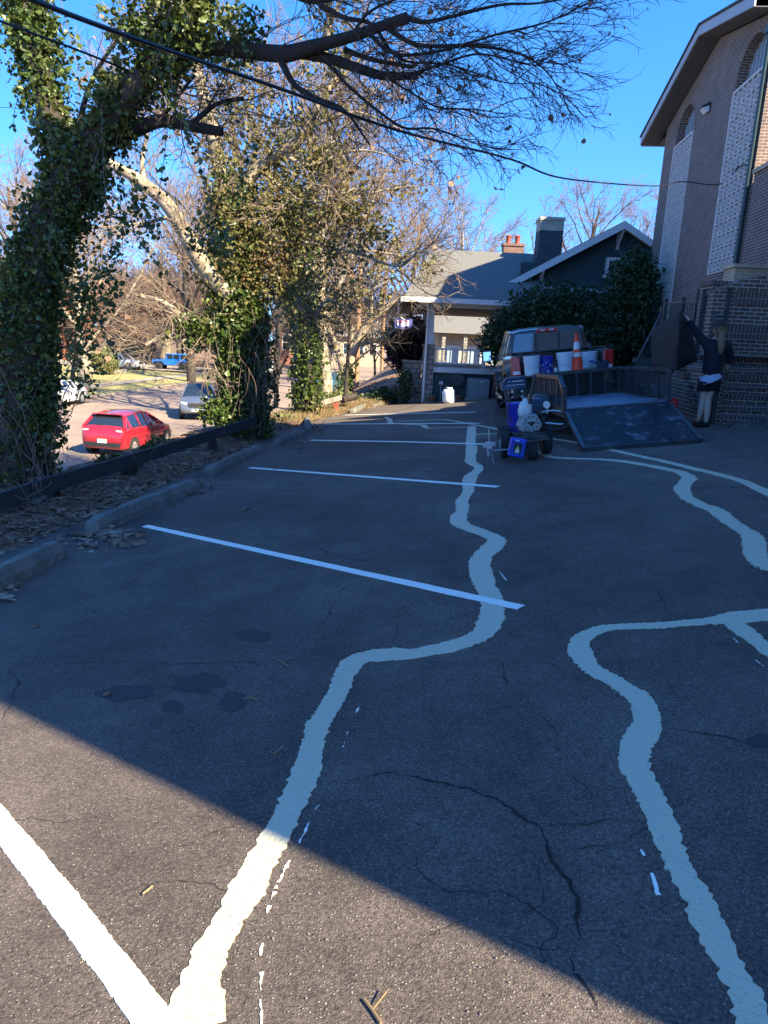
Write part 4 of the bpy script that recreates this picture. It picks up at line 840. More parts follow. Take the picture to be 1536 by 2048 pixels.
for s in (-1, 1):
    poly = [(0.0, .62)]+[(y, z) for y, z in arch(1.22, .50, .50) if z > .5]+[(1.95, .50), (1.95, 1.34), (0.0, 1.34)]
    poly = [(0, .58), (.70, .55)]+arch(1.22, .50, .52)[1:-1]+[(1.76, .52), (1.95, .52), (1.95, 1.34), (0.0, 1.36)]
    mb = MB(); mb.prism([(s*.84, y, z) for y, z in poly], (s*.14, 0, 0)); mb.build('bed_side', m_blk, pk, bevel=.035, seg=3)
    mb = MB(); mb.bx(s*.91-.07, s*.91+.07, .0, 1.96, 1.362, 1.385); mb.build('bed_rail', m_blackp, pk, bevel=.01)
    mb = MB(); fl = arch(1.22, .50, .50, 18); fo = arch(1.22, .58, .50, 18); mb.prism([(s*.965, y, z) for y, z in fo]+[(s*.965, y, z) for y, z in fl[::-1]], (s*.06, 0, 0)); mb.build('wheel_flare', m_blk, pk, bevel=.015)
    mb = MB(); fl = arch(4.85, .47, .48, 18); fo = arch(4.85, .55, .48, 18); mb.prism([(s*.955, y, z) for y, z in fo]+[(s*.955, y, z) for y, z in fl[::-1]], (s*.06, 0, 0)); mb.build('wheel_flare', m_blk, pk, bevel=.015)
    mb = MB(); mb.prism([(s*.97, y, z) for y, z in fl], (s*.012, 0, 0)); mb.build('wheel_arch', m_blackp, pk)
    for y in (1.22, 4.85): wheel(pk, s*.86, y, .41, .27, s, m_chrome)
    mb = MB(); mb.prism([(s*.80, -.012, .93), (s*.985, -.012, .93), (s*.99, -.012, 1.30), (s*.82, -.012, 1.30)], (0, .12, 0)); tl = mb.build('tail_lamp', m_lampr, pk, bevel=.015)
    mb = MB(); mb.bx(s*.89-.07, s*.89+.07, -.022, -.014, .96, 1.02); mb.build('reversing_lens', m_lampw, tl)
    mb = MB(); mb.beam((s*.98, 3.9, 1.30), (s*1.18, 3.88, 1.33), .04); mb.bx(s*1.24-.11, s*1.24+.11, 3.84, 3.95, 1.24, 1.50); mr = mb.build('mirror', m_blackp, pk, bevel=.03)
    mb = MB(); mb.bx(s*1.24-.09, s*1.24+.09, 3.832, 3.838, 1.26, 1.48); mb.build('mirror_glass', mat('mirror_glass', (.5, .55, .6), .03, metal=1), mr)
    mb = MB(); mb.tube([(s*1.0, 2.1, .42), (s*1.02, 2.2, .40), (s*1.02, 4.1, .40), (s*1.0, 4.2, .42)], .05, 10); mb.build('side_step', m_chrome, pk, smooth=True)
    for y in (2.75, 3.75):
        mb = MB(); mb.bx(s*1.0-.012, s*1.0+.012, y-.3, y-.12, 1.12, 1.15); mb.build('door_handle', m_blk, pk, bevel=.006)
    for y in (2.15, 3.05, 4.0):
        mb = MB(); mb.bx(s*.992-.003, s*.992+.003, y-.005, y+.005, .56, 1.27); mb.build('door_seam', m_blackp, pk)
mb = MB(); mb.bx(-.84, .84, .0, 1.95, .86, .9); mb.build('bed_floor', m_blackp, pk)
mb = MB(); mb.bx(-.84, .84, 1.9, 1.96, .9, 1.36); mb.bx(-.93, .93, 1.88, 1.97, 1.362, 1.40); mb.build('bed_front', m_blk, pk, bevel=.01)
mb = MB(); mb.bx(-.80, .80, -.52, -.01, .875, .93); mb.build('tailgate', m_blk, pk, bevel=.02, seg=3)
mb = MB(); mb.bx(-.98, .98, -.16, .0, .50, .72); mb.build('rear_bumper', m_blackp, pk, bevel=.04, seg=3)
mb = MB(); mb.bx(-.7, .7, .1, 5.4, .36, .5); mb.bx(-.8, .8, .02, .1, .35, .86); mb.build('chassis', m_blackp, pk)
mb = MB(); mb.bx(-.8, .8, 5.7, 5.82, .42, .6); mb.build('front_bumper', m_chrome, pk, bevel=.03)
# --- load in the bed
def on_truck(x, y, z): return PT@Matrix.Translation((x, y, z))
m_pail = mat('white_pail', (.60, .66, .72), .45); m_pailb = mat('blue_pail', (.02, .03, .35), .4); m_steel = mat('steel_wire', (.5, .5, .5), .3, metal=1)
def pail(M, m, lb, lid=False, grp='paint buckets in the truck bed', dirt=None):
    t = thing('paint_bucket', lb, 'bucket', M, grp); mb = MB()
    mb.lathe([(.132, 0), (.138, .01), (.150, .27), (.158, .275), (.158, .285), (.150, .287), (.152, .31), (.160, .312), (.160, .324), (.152, .326), (.154, .35), (.164, .352), (.164, .368), (.152, .37), (.14, .03), (.0, .03)], n=28, cap=False); mb.lathe([(.132, 0), (0, 0)], n=28, cap=False)
    if lid: mb.lathe([(.166, .36), (.166, .38), (.15, .385), (0, .383)], n=28, cap=False)
    mb.build('pail', m, t, smooth=True)
    mb = MB(); mb.tube([(-.16, 0, .3)]+[(.165*math.cos(a), -.165*abs(math.sin(a))*1.0, .3-.16*math.sin(a)) for a in np.linspace(math.pi, 0, 13)], .003, 5, cap=False); mb.build('handle', m_steel, t, smooth=True)
    return t
p1_ = pail(on_truck(-.62, -.28, .935), m_pail, 'white ribbed bucket beside the left tail lamp, wire handle hanging down')
mb = MB(); mb.lathe([(.1455, .12), (.1495, .25)], n=8, cap=False); mb.v = [v for v in mb.v]
p2_ = pail(on_truck(-.33, -.02, .905), m_pailb, 'tall deep blue bucket between the two white buckets')
mb = MB(); rg = random.Random(3)
for k in range(14):
    a = math.pi+rg.uniform(.4, 2.6); z = rg.uniform(.04, .3); mb.bx(.1485*math.cos(a)-.01, .1485*math.cos(a)+.012, .1485*math.sin(a)-.006, .1485*math.sin(a)+.004, z, z+.025)
mb.build('label_print', m_wtrim, p2_)
pail(on_truck(.02, -.25, .935), m_pail, 'white bucket touching the left side of the traffic cone', lid=True)
p4_ = pail(on_truck(.66, .62, .905), m_pail, 'white bucket with a small blue mark standing farther back at the right of the bed', lid=True)
mb = MB(); mb.bx(-.05, .05, -.162, -.148, .17, .21); mb.build('label_print', mat('blue_ink', (.02, .06, .4), .5), p4_)
t = thing('spray_can', 'small black capped spray can with white label between the buckets', 'spray can', on_truck(-.17, -.3, .935)); mb = MB(); mb.lathe([(.033, 0), (.035, .01), (.035, .12), (.03, .15), (.02, .17), (.02, .2), (.015, .21)], n=16); mb.build('body', m_blackp, t, smooth=True); mb = MB(); mb.lathe([(.0356, .02), (.0356, .11)], n=16, cap=False); mb.build('label_band', m_wtrim, t, smooth=True)
t = thing('traffic_cone', 'orange traffic cone with two white bands standing on the lowered tailgate', 'traffic cone', on_truck(.24, -.3, .935))
m_or = mat('cone_orange', (.85, .06, .015), .5); m_refl = mat('reflective_white', (.62, .62, .62), .4)
mb = MB(); mb.bx(-.15, .15, -.15, .15, 0, .03); mb.build('base', m_or, t, bevel=.01)
cr = lambda z: .115-.092*z/.72
for a, b, m, nm in ((.03, .28, m_or, 'cone_body'), (.28, .36, m_refl, 'reflective_band'), (.36, .42, m_or, 'cone_body'), (.42, .56, m_refl, 'reflective_band'), (.56, .72, m_or, 'cone_body')):
    mb = MB(); e = .003 if m is m_refl else 0; mb.lathe([(cr(a)+e, a), (cr(b)+e, b)], n=24, cap=(b > .7)); mb.build(nm, m, t, smooth=True)
t = thing('work_gloves', 'crumpled grey rag and gloves between the cone and the far bucket', 'gloves', on_truck(.48, -.28, .935)); mb = MB()
for k in range(7): mb.tube([(rg.uniform(-.12, .12), rg.uniform(-.08, .08), .02), (rg.uniform(-.12, .12), rg.uniform(-.06, .06), .07), (rg.uniform(-.12, .12), rg.uniform(-.08, .08), .03)], [.03, .04, .02], 8)
mb.build('cloth', mat('grey_cloth', (.2, .2, .19), .9), t, smooth=True)
t = thing('jacket_bundle', 'dark crumpled jacket in front of the right tail lamp', 'jacket', on_truck(.68, -.25, .935)); mb = MB()
for k in range(9): mb.tube([(rg.uniform(-.15, .15), rg.uniform(-.1, .1), .03), (rg.uniform(-.15, .15), rg.uniform(-.08, .08), .12), (rg.uniform(-.15, .15), rg.uniform(-.1, .1), .04)], [.05, .06, .04], 8)
mb.build('cloth', mat('navy_cloth', (.02, .025, .05), .9), t, smooth=True)
# ================================================================= TRAILER
a_, b_ = G(1165, 903), G(1405, 885); d_ = b_-a_; W_ = float(np.linalg.norm(d_)); fx, fy = -d_[1], d_[0]
TM = Ml((a_+b_)/2, fx, fy); tr = thing('utility_trailer', 'black mesh sided utility trailer with its ramp lowered behind the pickup truck', 'trailer', TM)
m_frame = mat('trailer_black', (.022, .026, .032), .35, (.05, .055, .06), 6); m_deck = mat('trailer_deck', (.055, .10, .17), .38, (.16, .22, .29), 2.2, .3, 12, metal=.2, lo=.4, hi=.6)
hw = W_/2; yb, zb_ = 1.22, .50
slv = nrm((0, yb, zb_-.06)); RP = lambda x, s, o=0: (x, yb*s, .03+(zb_-.07)*s+o)
mb = MB()
for x in (-hw+.02, hw-.02): mb.beam(RP(x, 0), RP(x, 1), .05)
for s in (.0, 1.0): mb.beam(RP(-hw+.045, s), RP(hw-.045, s), .05)
for s in (.5,): mb.beam(RP(-hw+.045, s, -.012), RP(hw-.045, s, -.012), .03)
for x in (-.25*W_, 0, .25*W_): mb.beam(RP(x, .03, -.01), RP(x, .97, -.01), .03)
mb.build('ramp_frame', m_frame, tr)
mb = MB(); n = 74
for i in range(n):
    s = .025+.95*i/(n-1); mb.beam(RP(-hw+.045, s, .012), RP(hw-.045, s, .012), .009, .004)
for i in range(56):
    x = -hw+.05+(W_-.1)*i/55; mb.beam(RP(x, .02, .017), RP(x, .98, .017), .006, .004)
mb.build('ramp_mesh', mat('ramp_mesh', (.028, .042, .065), .4, (.26, .31, .36), 5.5, detail=12, lo=.56, hi=.66), tr)
mb = MB(); mb.bx(-hw+.03, hw-.03, yb+.03, yb+2.75, zb_-.05, zb_); mb.build('deck', m_deck, tr)
mb = MB(); mb.bx(-hw, hw, yb-.0, yb+.05, zb_-.14, zb_-.052); mb.bx(-hw-.0, -hw+.03, yb+.05, yb+2.8, zb_-.14, zb_+.01); mb.bx(hw-.03, hw, yb+.05, yb+2.8, zb_-.14, zb_+.01); mb.bx(-hw, hw, yb+2.75, yb+2.8, zb_-.14, zb_+.01); mb.build('chassis_frame', m_frame, tr)
mb = MB(); mb.beam((-.3, yb+2.8, zb_-.1), (0, yb+3.6, zb_-.1), .06); mb.beam((.3, yb+2.8, zb_-.1), (0, yb+3.6, zb_-.1), .06); mb.build('tongue', m_frame, tr)
hs_ = .45
for s in (-1, 1):
    x = s*(hw-.02); y0, y1 = yb+.03, yb+2.78; cham = .34 if s < 0 else .05
    mb = MB(); mb.beam((x, y0, zb_), (x, y0, zb_+hs_-.16 if s < 0 else zb_+hs_), .06); mb.beam((x, y0, zb_+hs_-.16 if s < 0 else zb_+hs_-.001), (x, y0+cham, zb_+hs_), .06, .055); mb.beam((x, y0+cham, zb_+hs_), (x, y1, zb_+hs_), .055)
    for k in range(5): y = y0+.45+(y1-y0-.5)*k/4; mb.beam((x, y, zb_), (x, y, zb_+hs_-.03), .05)
    mb.build('side_rail', m_frame, tr)
    mb = MB(); 
    for k in range(46): y = y0+.06+(y1-y0-.1)*k/45; mb.beam((x, y, zb_), (x, y+.0, zb_+hs_-.03-max(0, .16-(y-y0)*.47)*(s < 0)), .007)
    for k in range(9): z = zb_+.04+.04*k; mb.beam((x, y0+.05, z), (x, y1, z), .007)
    mb.build('side_mesh', m_frame, tr)
    mb = MB(); mb.prism([(s*(hw+.03), yb+.9, .52), (s*(hw+.03), yb+1.05, .66), (s*(hw+.03), yb+1.75, .66), (s*(hw+.03), yb+1.9, .52)], (s*.24, 0, 0)); mb.build('mudguard', m_frame, tr)
    wheel(tr, s*(hw+.14), yb+1.4, .31, .19, s, m_rim)
mb = MB(); mb.bx(-hw, -hw+.0001, 0, 0, 0, 0) if False else None; mb.beam((-hw, yb+2.78, zb_+hs_), (hw, yb+2.78, zb_+hs_), .055)
for k in range(1, 6): mb.beam((-hw+W_*k/6, yb+2.78, zb_), (-hw+W_*k/6, yb+2.78, zb_+hs_), .04)
mb.build('front_rail', m_frame, tr)
mb = MB()
for k in range(30): mb.beam((-hw+.05+(W_-.1)*k/29, yb+2.78, zb_), (-hw+.05+(W_-.1)*k/29, yb+2.78, zb_+hs_), .007)
for k in range(9): mb.beam((-hw+.03, yb+2.78, zb_+.04+.04*k), (hw-.03, yb+2.78, zb_+.04+.04*k), .007)
mb.build('front_mesh', m_frame, tr)
mb = MB(); mb.lathe([(.055, -.02), (.06, 0), (.05, .03), (.0, .04)], (hw+.05, yb, zb_-.05), 16, 'y', cap=False); mb.bx(hw+.0, hw+.1, yb+.001, yb+.03, zb_-.12, zb_+.02); mb.build('marker_lamp', m_lampr, tr, smooth=True)
# ================================================================= LINE PAINTING MACHINE
LM = Ml(G(1075, 921)+np.array([-.05, .12, 0]), 0.0, 1); o_ = LM.translation; o_[2] = LZ(o_[0], o_[1]); LM.translation = o_
lm = thing('line_painting_machine', 'three wheeled line painting machine with grey engine, hoses and side spray arm', 'line painter', LM)
m_eng = mat('engine_grey', (.36, .37, .36), .5, (.26, .27, .26), 9); m_wht = mat('engine_white', (.62, .63, .60), .45); m_navy = mat('navy_plastic', (.02, .05, .10), .45)
m_gun = mat('bare_aluminium', (.42, .43, .44), .35, metal=.8); m_hose = mat('black_hose', (.02, .02, .022), .5); m_bbox = mat('machine_blue', (.01, .06, .5), .4)
wheel(lm, .0, .0, .135, .13, -1, m_rim, .45); wheel(lm, .27, .42, .215, .12, 1, m_rim, .5); wheel(lm, -.29, .42, .215, .12, -1, m_rim, .5)
mb = MB()
for x in (-.17, .17): mb.beam((x, -.08, .27), (x, .95, .30), .04)
for y in (-.06, .15, .5, .9): mb.beam((-.19, y, .3), (.19, y, .3), .04)
mb.beam((-.29, .42, .215), (.27, .42, .215), .035); mb.beam((-.07, 0, .135), (-.09, .02, .33), .03); mb.beam((.07, 0, .135), (.09, .02, .33), .03); mb.beam((-.12, .02, .33), (.12, .02, .33), .05); mb.beam((-.22, -.12, .25), (.22, -.12, .27), .03)
mb.bx(-.2, .2, .0, .6, .33, .345); mb.build('frame', m_iron, lm, bevel=.004)
mb = MB(); mb.prism([(-.10, .05, .36), (-.14, .05, .44), (-.07, .05, .58), (.10, .05, .58), (.17, .05, .44), (.13, .05, .36)], (0, .26, 0)); en = mb.build('engine', m_eng, lm, bevel=.02)
mb = MB(); mb.lathe([(.11, -.02), (.115, .0), (.115, .03), (.09, .035), (.0, .036)][::-1], (.015, .03, .47), 20, 'y'); mb.build('recoil_cover', m_eng, en, smooth=True)
mb = MB()
for k in range(10):
    a = k*math.pi/5; mb.bx(.015+.085*math.cos(a)-.006, .015+.085*math.cos(a)+.006, .0, .012, .47+.085*math.sin(a)-.014, .47+.085*math.sin(a)+.014)
mb.prism([(-.045, -.006, .49), (.075, -.006, .49), (.015, -.006, .425)], (0, .012, 0)); mb.build('vent_print', m_blackp, en)
mb = MB(); mb.lathe([(.075, .58), (.085, .6), (.085, .7), (.06, .74), (.03, .76), (.03, .79)], (-.03, .14, 0), 20); mb.bx(-.12, -.05, .06, .2, .56, .66); mb.build('air_cleaner', m_wht, lm, smooth=1)
mb = MB(); mb.lathe([(.05, .34), (.05, .6), (.035, .62), (.035, .68)], (.19, .12, 0), 16); mb.bx(.12, .26, .05, .2, .55, .62); mb.build('pump', m_blackp, lm, smooth=1)
mb = MB(); mb.lathe([(.045, 0), (.045, .03), (.0, .032)][::-1], (.225, .02, .69), 20, 'y'); ga = mb.build('pressure_gauge', m_wht, lm, smooth=True); mb = MB(); mb.lathe([(.049, .005), (.049, .034)], (.225, .02, .69), 20, 'y', cap=False); mb.beam((.225, .02, .65), (.225, .02, .58), .02); mb.build('gauge_ring', m_gun, ga, smooth=True)
mb = MB(); mb.tube([(.16, .05, .6), (.3, .02, .61), (.40, .0, .59)], .012, 8); mb.tube([(.2, .03, .46), (.36, .0, .43), (.42, -.02, .43)], .012, 8); mb.build('steel_pipe', m_gun, lm, smooth=True)
mb = MB(); mb.bx(-.13, .09, .62, .85, .345, .72) if False else mb.lathe([(.14, .345), (.155, .68), (.162, .69), (.162, .71), (.15, .72)], (-.06, .52, 0), 24); pb = mb.build('blue_pail', m_pailb, lm, smooth=True)
mb = MB(); mb.bx(.06, .24, .3, .5, .36, .76); mb.build('black_tank', m_navy, lm, bevel=.02)
mb = MB(); mb.tube([(.09, .62, .33), (.10, .72, .6), (.06, .8, .9), (-.02, .86, 1.05)], .022, 8); mb.tube([(-.16, .62, .33), (-.16, .74, .6), (-.17, .82, .9), (-.17, .86, 1.0)], .022, 8); mb.tube([(-.3, .9, 1.02), (-.15, .88, 1.02), (0, .88, 1.04), (.16, .9, 1.03)], .018, 8); mb.build('handlebar', m_iron, lm, smooth=True)
mb = MB(); mb.beam((.085, .02, 1.08), (-.0, .0, .72), .035, .05); mb.build('lever', m_blackp, lm, bevel=.008)
mb = MB(); mb.prism([(-.25, .62, .96), (-.19, .58, 1.05), (.05, .58, 1.06), (.09, .62, .98), (.07, .6, .9), (-.25, .6, .88)], (0, .16, 0)); mb.build('control_console', m_navy, lm, bevel=.012)
mb = MB()
for k in range(12):
    if k not in (2,): mb.bx(-.17+k*.018, -.158+k*.018, .572, .578, .995, 1.007)
for k in range(14): mb.bx(-.19+k*.018, -.178+k*.018, .592, .598, .945, .955)
mb.build('console_lettering', m_wht, lm)
def loop(pts, r, name='hose', m=m_hose):
    P, _ = catmull([V3(p) for p in pts], [1]*len(pts), 6); mb = MB(); mb.tube(list(P), r, 6); return mb.build(name, m, lm, smooth=True)
loop([(.0, .3, .84), (-.18, .2, .80), (-.36, .1, .74), (-.45, .0, .6), (-.42, -.05, .46), (-.3, .0, .42), (-.15, .1, .42)], .009)
loop([(-.05, .5, .78), (-.17, .45, .76), (-.22, .4, .6), (-.18, .35, .48)], .009, m=mat('brown_hose', (.08, .04, .03), .6))
loop([(.40, .0, .59), (.47, .0, .52), (.48, .0, .42), (.38, .0, .37), (.2, .05, .38)], .008)
loop([(-.3, .88, 1.0), (-.36, .7, .9), (-.4, .5, .7), (-.3, .3, .5), (-.2, .2, .4)], .007)
mb = MB()
for k in range(4): mb.lathe([(.011, -.011), (.015, 0), (.011, .011)], (-.12+.13*(k % 2), .56, .86-.07*(k//2)), 8)
mb.build('knob', m_wht, lm, smooth=True)
mb = MB(); mb.tube([(-.2, -.1, .17), (-.56, -.12, .175)], .009, 8); mb.tube([(-.555, -.13, .46), (-.555, -.13, .12)], .009, 8); mb.tube([(-.2, -.06, .25), (-.2, -.1, .17)], .01, 8); arm = mb.build('spray_arm', m_gun, lm, smooth=True)
mb = MB(); mb.bx(-.60, -.52, -.17, -.09, .20, .29); mb.bx(-.64, -.60, -.16, -.1, .22, .27); mb.bx(-.52, -.48, -.16, -.1, .23, .28); mb.lathe([(.018, .1), (.018, .2)], (-.575, -.13, 0), 10); mb.build('spray_gun', m_gun, arm, bevel=.006)
mb = MB()
for k in range(9): mb.lathe([(.004, 0), (.009, .008), (.004, .016)], (-.53+.003*k, -.14, .10-.019*k+.02), 6)
mb.build('chain', m_gun, arm)
bm_ = Matrix.Translation((-.215, -.2, .20))@Matrix.Rotation(math.radians(14), 4, 'Y'); bx_ = MB(); bx_.bx(-.10, .10, -.06, .06, -.12, .12); bx_.v = [tuple(bm_@Vector(v)) for v in bx_.v]; cb = bx_.build('blue_case', m_bbox, lm, bevel=.018, seg=3)
for (a, b, c, d, m, nm, dd_) in ((-.055, .05, -.075, .06, m_blackp, 'case_window', .062), (-.03, .02, -.065, -.02, m_wht, 'case_label', .065), (-.05, .0, .085, .10, m_wht, 'case_lettering', .063), (-.09, -.08, -.08, .08, m_blackp, 'case_bumper', .064), (.08, .09, -.08, .08, m_blackp, 'case_bumper', .064)):
    q_ = MB(); q_.bx(a, b, -dd_, -.058, c, d); q_.v = [tuple(bm_@Vector(v)) for v in q_.v]; q_.build(nm, m, cb)
q_ = MB(); q_.prism([(-.03, -.066, -.02), (.02, -.066, -.02), (-.005, -.066, .03)], (0, .004, 0)); q_.v = [tuple(bm_@Vector(v)) for v in q_.v]; q_.build('case_label', mat('lime_print', (.45, .5, .15), .5), cb)
# ================================================================= PERSON
def skin(name, J, E, m, parent, sub=2, root_i=0):
    me = bpy.data.meshes.new(name); me.from_pydata([j[0] for j in J], E, []); me.materials.append(m)
    o = bpy.data.objects.new(name, me); COL.objects.link(o); o.parent = parent
    sk = o.modifiers.new('skin', 'SKIN'); sk.use_smooth_shade = True
    if not me.skin_vertices: 
        bm = bmesh.new(); bm.from_mesh(me); bm.verts.layers.skin.verify(); bm.to_mesh(me); bm.free()
    for i, j in enumerate(J):
        r = j[1]; r = (r, r) if isinstance(r, (int, float)) else r
        me.skin_vertices[0].data[i].radius = r; me.skin_vertices[0].data[i].use_root = (i == root_i)
    s = o.modifiers.new('sub', 'SUBSURF'); s.levels = sub; s.render_levels = sub; return o
PB = G(1404, 853); PMt = Mv(PB); PI = PMt.inverted()
pe = thing('person', 'person in black sweater and dark shorts with a long ponytail, holding up the black mat', 'person', PMt)
def pj(x, y, dy=0): return tuple(PI@Vector(tuple(at(x, y, PB[1]+dy))))
m_skin = mat('skin', (.52, .35, .27), .6); m_sweat = mat('black_sweater', (.008, .009, .016), .95, (.014, .015, .026), 8, .4, 30); m_hair = mat('blond_brown_hair', (.16, .105, .06), .6, (.26, .18, .10), 30, .5, 60, stretch=(6, 6, 1)); m_short = mat('dark_shorts', (.008, .009, .014), .9)
J = [(pj(1420, 758, .0), (.135, .11)), (pj(1423, 735), (.12, .10)), (pj(1428, 705), (.14, .10)), (pj(1432, 688), (.10, .08)), (pj(1436, 676, -.01), (.052, .052)), (pj(1438, 668, -.02), (.055, .06)), (pj(1438, 660, -.03), (.082, .09)), (pj(1438, 650, -.03), (.078, .088)), (pj(1438, 645, -.03), (.045, .05)),
     (pj(1410, 685), (.05, .05)), (pj(1388, 659, .05), (.038, .038)), (pj(1375, 637, .1), (.024, .022)), (pj(1371.5, 631.5, .11), (.032, .015)),
     (pj(1455, 687), (.05, .05)), (pj(1459, 712, .0), (.038, .038)), (pj(1455, 733, .10), (.023, .022)), (pj(1452, 739, .13), (.03, .015)),
     (pj(1413, 765), (.092, .085)), (pj(1407, 798, .02), (.055, .055)), (pj(1403, 815, .0), (.052, .055)), (pj(1397, 838, -.02), (.032, .034)), (pj(1396, 842, -.0), (.035, .035)), (pj(1391, 845, .12), (.03, .022)),
     (pj(1427, 765), (.092, .085)), (pj(1415, 799, .0), (.055, .055)), (pj(1415, 817, -.06), (.052, .055)), (pj(1412, 844, -.14), (.032, .034)), (pj(1412, 849, -.14), (.035, .035)), (pj(1404, 853, -.06), (.03, .022))]
E_ = [(0, 1), (1, 2), (2, 3), (3, 4), (4, 5), (5, 6), (6, 7), (7, 8), (3, 9), (9, 10), (10, 11), (11, 12), (3, 13), (13, 14), (14, 15), (15, 16), (0, 17), (17, 18), (18, 19), (19, 20), (20, 21), (21, 22), (0, 23), (23, 24), (24, 25), (25, 26), (26, 27), (27, 28)]
skin('body', J, E_, m_skin, pe)
SJ = [(pj(1420, 757), (.165, .14)), (pj(1423, 735), (.165, .14)), (pj(1428, 708), (.175, .135)), (pj(1431, 690), (.15, .11)), (pj(1435, 680), (.07, .07)), (pj(1411, 686), (.078, .075)), (pj(1398, 671, .03), (.068, .066)), (pj(1386, 655, .05), (.056, .055)), (pj(1377, 640, .09), (.042, .042)), (pj(1455, 690), (.08, .075)), (pj(1460, 712), (.068, .068)), (pj(1456, 728, .08), (.05, .05))]
skin('sweater', SJ, [(0, 1), (1, 2), (2, 3), (3, 4), (3, 5), (5, 6), (6, 7), (7, 8), (3, 9), (9, 10), (10, 11)], m_sweat, pe)
mb = MB(); mb.tube([pj(1419, 748), pj(1420, 755), pj(1420, 758, -.01), pj(1421, 761, -.01)], [.14, .163, .170, .171], 18, cap=False); mb.build('shirt_hem', mat('pale_shirt', (.36, .42, .56), .8), pe, smooth=1)
mb = MB(); mb.tube([pj(1419, 750), pj(1419, 758), pj(1419, 766), pj(1418, 770)], [.13, .166, .173, .15], 18)
for a_, b_ in ((1408.5, 1407), (1427, 1424)): mb.tube([pj(a_+1, 762), pj(a_, 770), pj(b_, 782)], [.10, .108, .104], 14)
mb.build('shorts', m_short, pe, smooth=1)
hr = skin('hair', [(pj(1439, 664, -.05), (.075, .075)), (pj(1439, 657, -.045), (.098, .098)), (pj(1439, 649, -.035), (.088, .09)), (pj(1442, 666, -.12), (.04, .04)), (pj(1444, 674, -.17), (.055, .05)), (pj(1443, 688, -.18), (.062, .04)), (pj(1442, 700, -.17), (.045, .03)), (pj(1441, 709, -.16), (.015, .012))], [(0, 1), (1, 2), (0, 3), (3, 4), (4, 5), (5, 6), (6, 7)], m_hair, pe)
skin('headband', [(pj(1430, 650, -.03), (.02, .07)), (pj(1438, 651, -.12), (.02, .02)), (pj(1447, 652, -.03), (.02, .07))], [(0, 1), (1, 2)], mat('cap_grey', (.06, .05, .06), .8), pe, 1) if False else None
# face on the far side, ears
cc = pj(1439, 651, -.035); mb = MB(); mb.lathe([(.099, -.03), (.102, .0), (.097, .04), (.078, .075), (.045, .095), (.0, .10)], cc, 20, cap=False); mb.build('cap', mat('cap_plum', (.045, .032, .03), .9), pe, smooth=True)
for s in (-1, 1): skin('ear', [(pj(1438+s*10.5, 659, -.02), .012), (pj(1438+s*11.5, 661, -.03), .014), (pj(1438+s*10.5, 664, -.03), .009)], [(0, 1), (1, 2)], m_skin, pe, 1)
skin('nose', [(pj(1437, 659, .055), .012), (pj(1436.6, 662, .07), .014)], [(0, 1)], m_skin, pe, 1)
# fingers curled over the mat's top edge
hx, hz = pj(1371.5, 631.5, .11)[0], pj(1371.5, 631.5, .11)[2]; hy = .11
for k, (L_, dx) in enumerate(((.030, .034), (.034, .012), (.032, -.01), (.026, -.03))):
    b0 = (hx-.018, hy-.012+dx*.5, hz+.014+dx*.25); skin('finger', [(b0, .0095), ((b0[0]-L_, b0[1]+.004, b0[2]+.008), .009), ((b0[0]-L_*1.6, b0[1]+.004, b0[2]-.012), .008), ((b0[0]-L_*1.55, b0[1]+.002, b0[2]-.034), .007)], [(0, 1), (1, 2), (2, 3)], m_skin, pe, 1)
skin('thumb', [((hx+.005, hy-.02, hz-.02), .011), ((hx-.018, hy-.04, hz-.03), .010), ((hx-.04, hy-.045, hz-.022), .008)], [(0, 1), (1, 2)], m_skin, pe, 1)
for nm, a, b in (('shoe', (1396, 846, .0), (1388, 847, .16)), ('shoe', (1412, 853, -.14), (1402, 856, -.02))):
    A_, B_ = V3(pj(*a)), V3(pj(*b)); A_[2] = LZ(*(np.array(PB[:2])+A_[:2]))-PB[2]+.045; B_[2] = LZ(*(np.array(PB[:2])+B_[:2]))-PB[2]+.038
    d = nrm(B_-A_); sh = skin(nm, [(tuple(A_-d*.05), (.045, .045)), (tuple(A_+d*.03), (.05, .055)), (tuple((A_+B_)/2), (.048, .042)), (tuple(B_-d*.02), (.05, .035)), (tuple(B_+d*.04), (.03, .022))], [(0, 1), (1, 2), (2, 3), (3, 4)], mat('black_shoe', (.008, .008, .01), .6), pe, 2, 1)
# ---- black mat held up
mt = thing('black_mat', 'large folded black rubber mat held up over the trailer by the person', 'mat', Mv(at(1352, 745, 11.1)))
m_mat = mat('rubber_mat', (.026, .022, .023), .8, (.018, .015, .017), 2.5, .5, 12)
def sheet(rows, m, name, nx=10, th=.014):
    mb = MB(); vs = []; 
    for a, b in rows:
        a, b = V3(a), V3(b)
        for i in range(nx+1):
            s = i/nx; p = a*(1-s)+b*s; p = p+np.array([0, .018*math.sin(s*5+p[2]*4), 0]); vs.append(p)
    n = len(rows); k = nx+1; V = vs+[v+np.array([.004, th, 0]) for v in vs]; o = n*k
    F = [(j*k+i, j*k+i+1, (j+1)*k+i+1, (j+1)*k+i) for j in range(n-1) for i in range(nx)]; F2 = [tuple(o+q for q in f[::-1]) for f in F]
    bd = [i for i in range(k)]+[j*k+k-1 for j in range(1, n)]+[(n-1)*k+i for i in range(k-2, -1, -1)]+[j*k for j in range(n-2, 0, -1)]
    F3 = [(bd[i], bd[(i+1) % len(bd)], o+bd[(i+1) % len(bd)], o+bd[i]) for i in range(len(bd))]
    mb.add(V, F+F2+F3); return mb.build(name, m, mt, world=True, smooth=1)
A = lambda x, y, Y: at(x, y, Y)
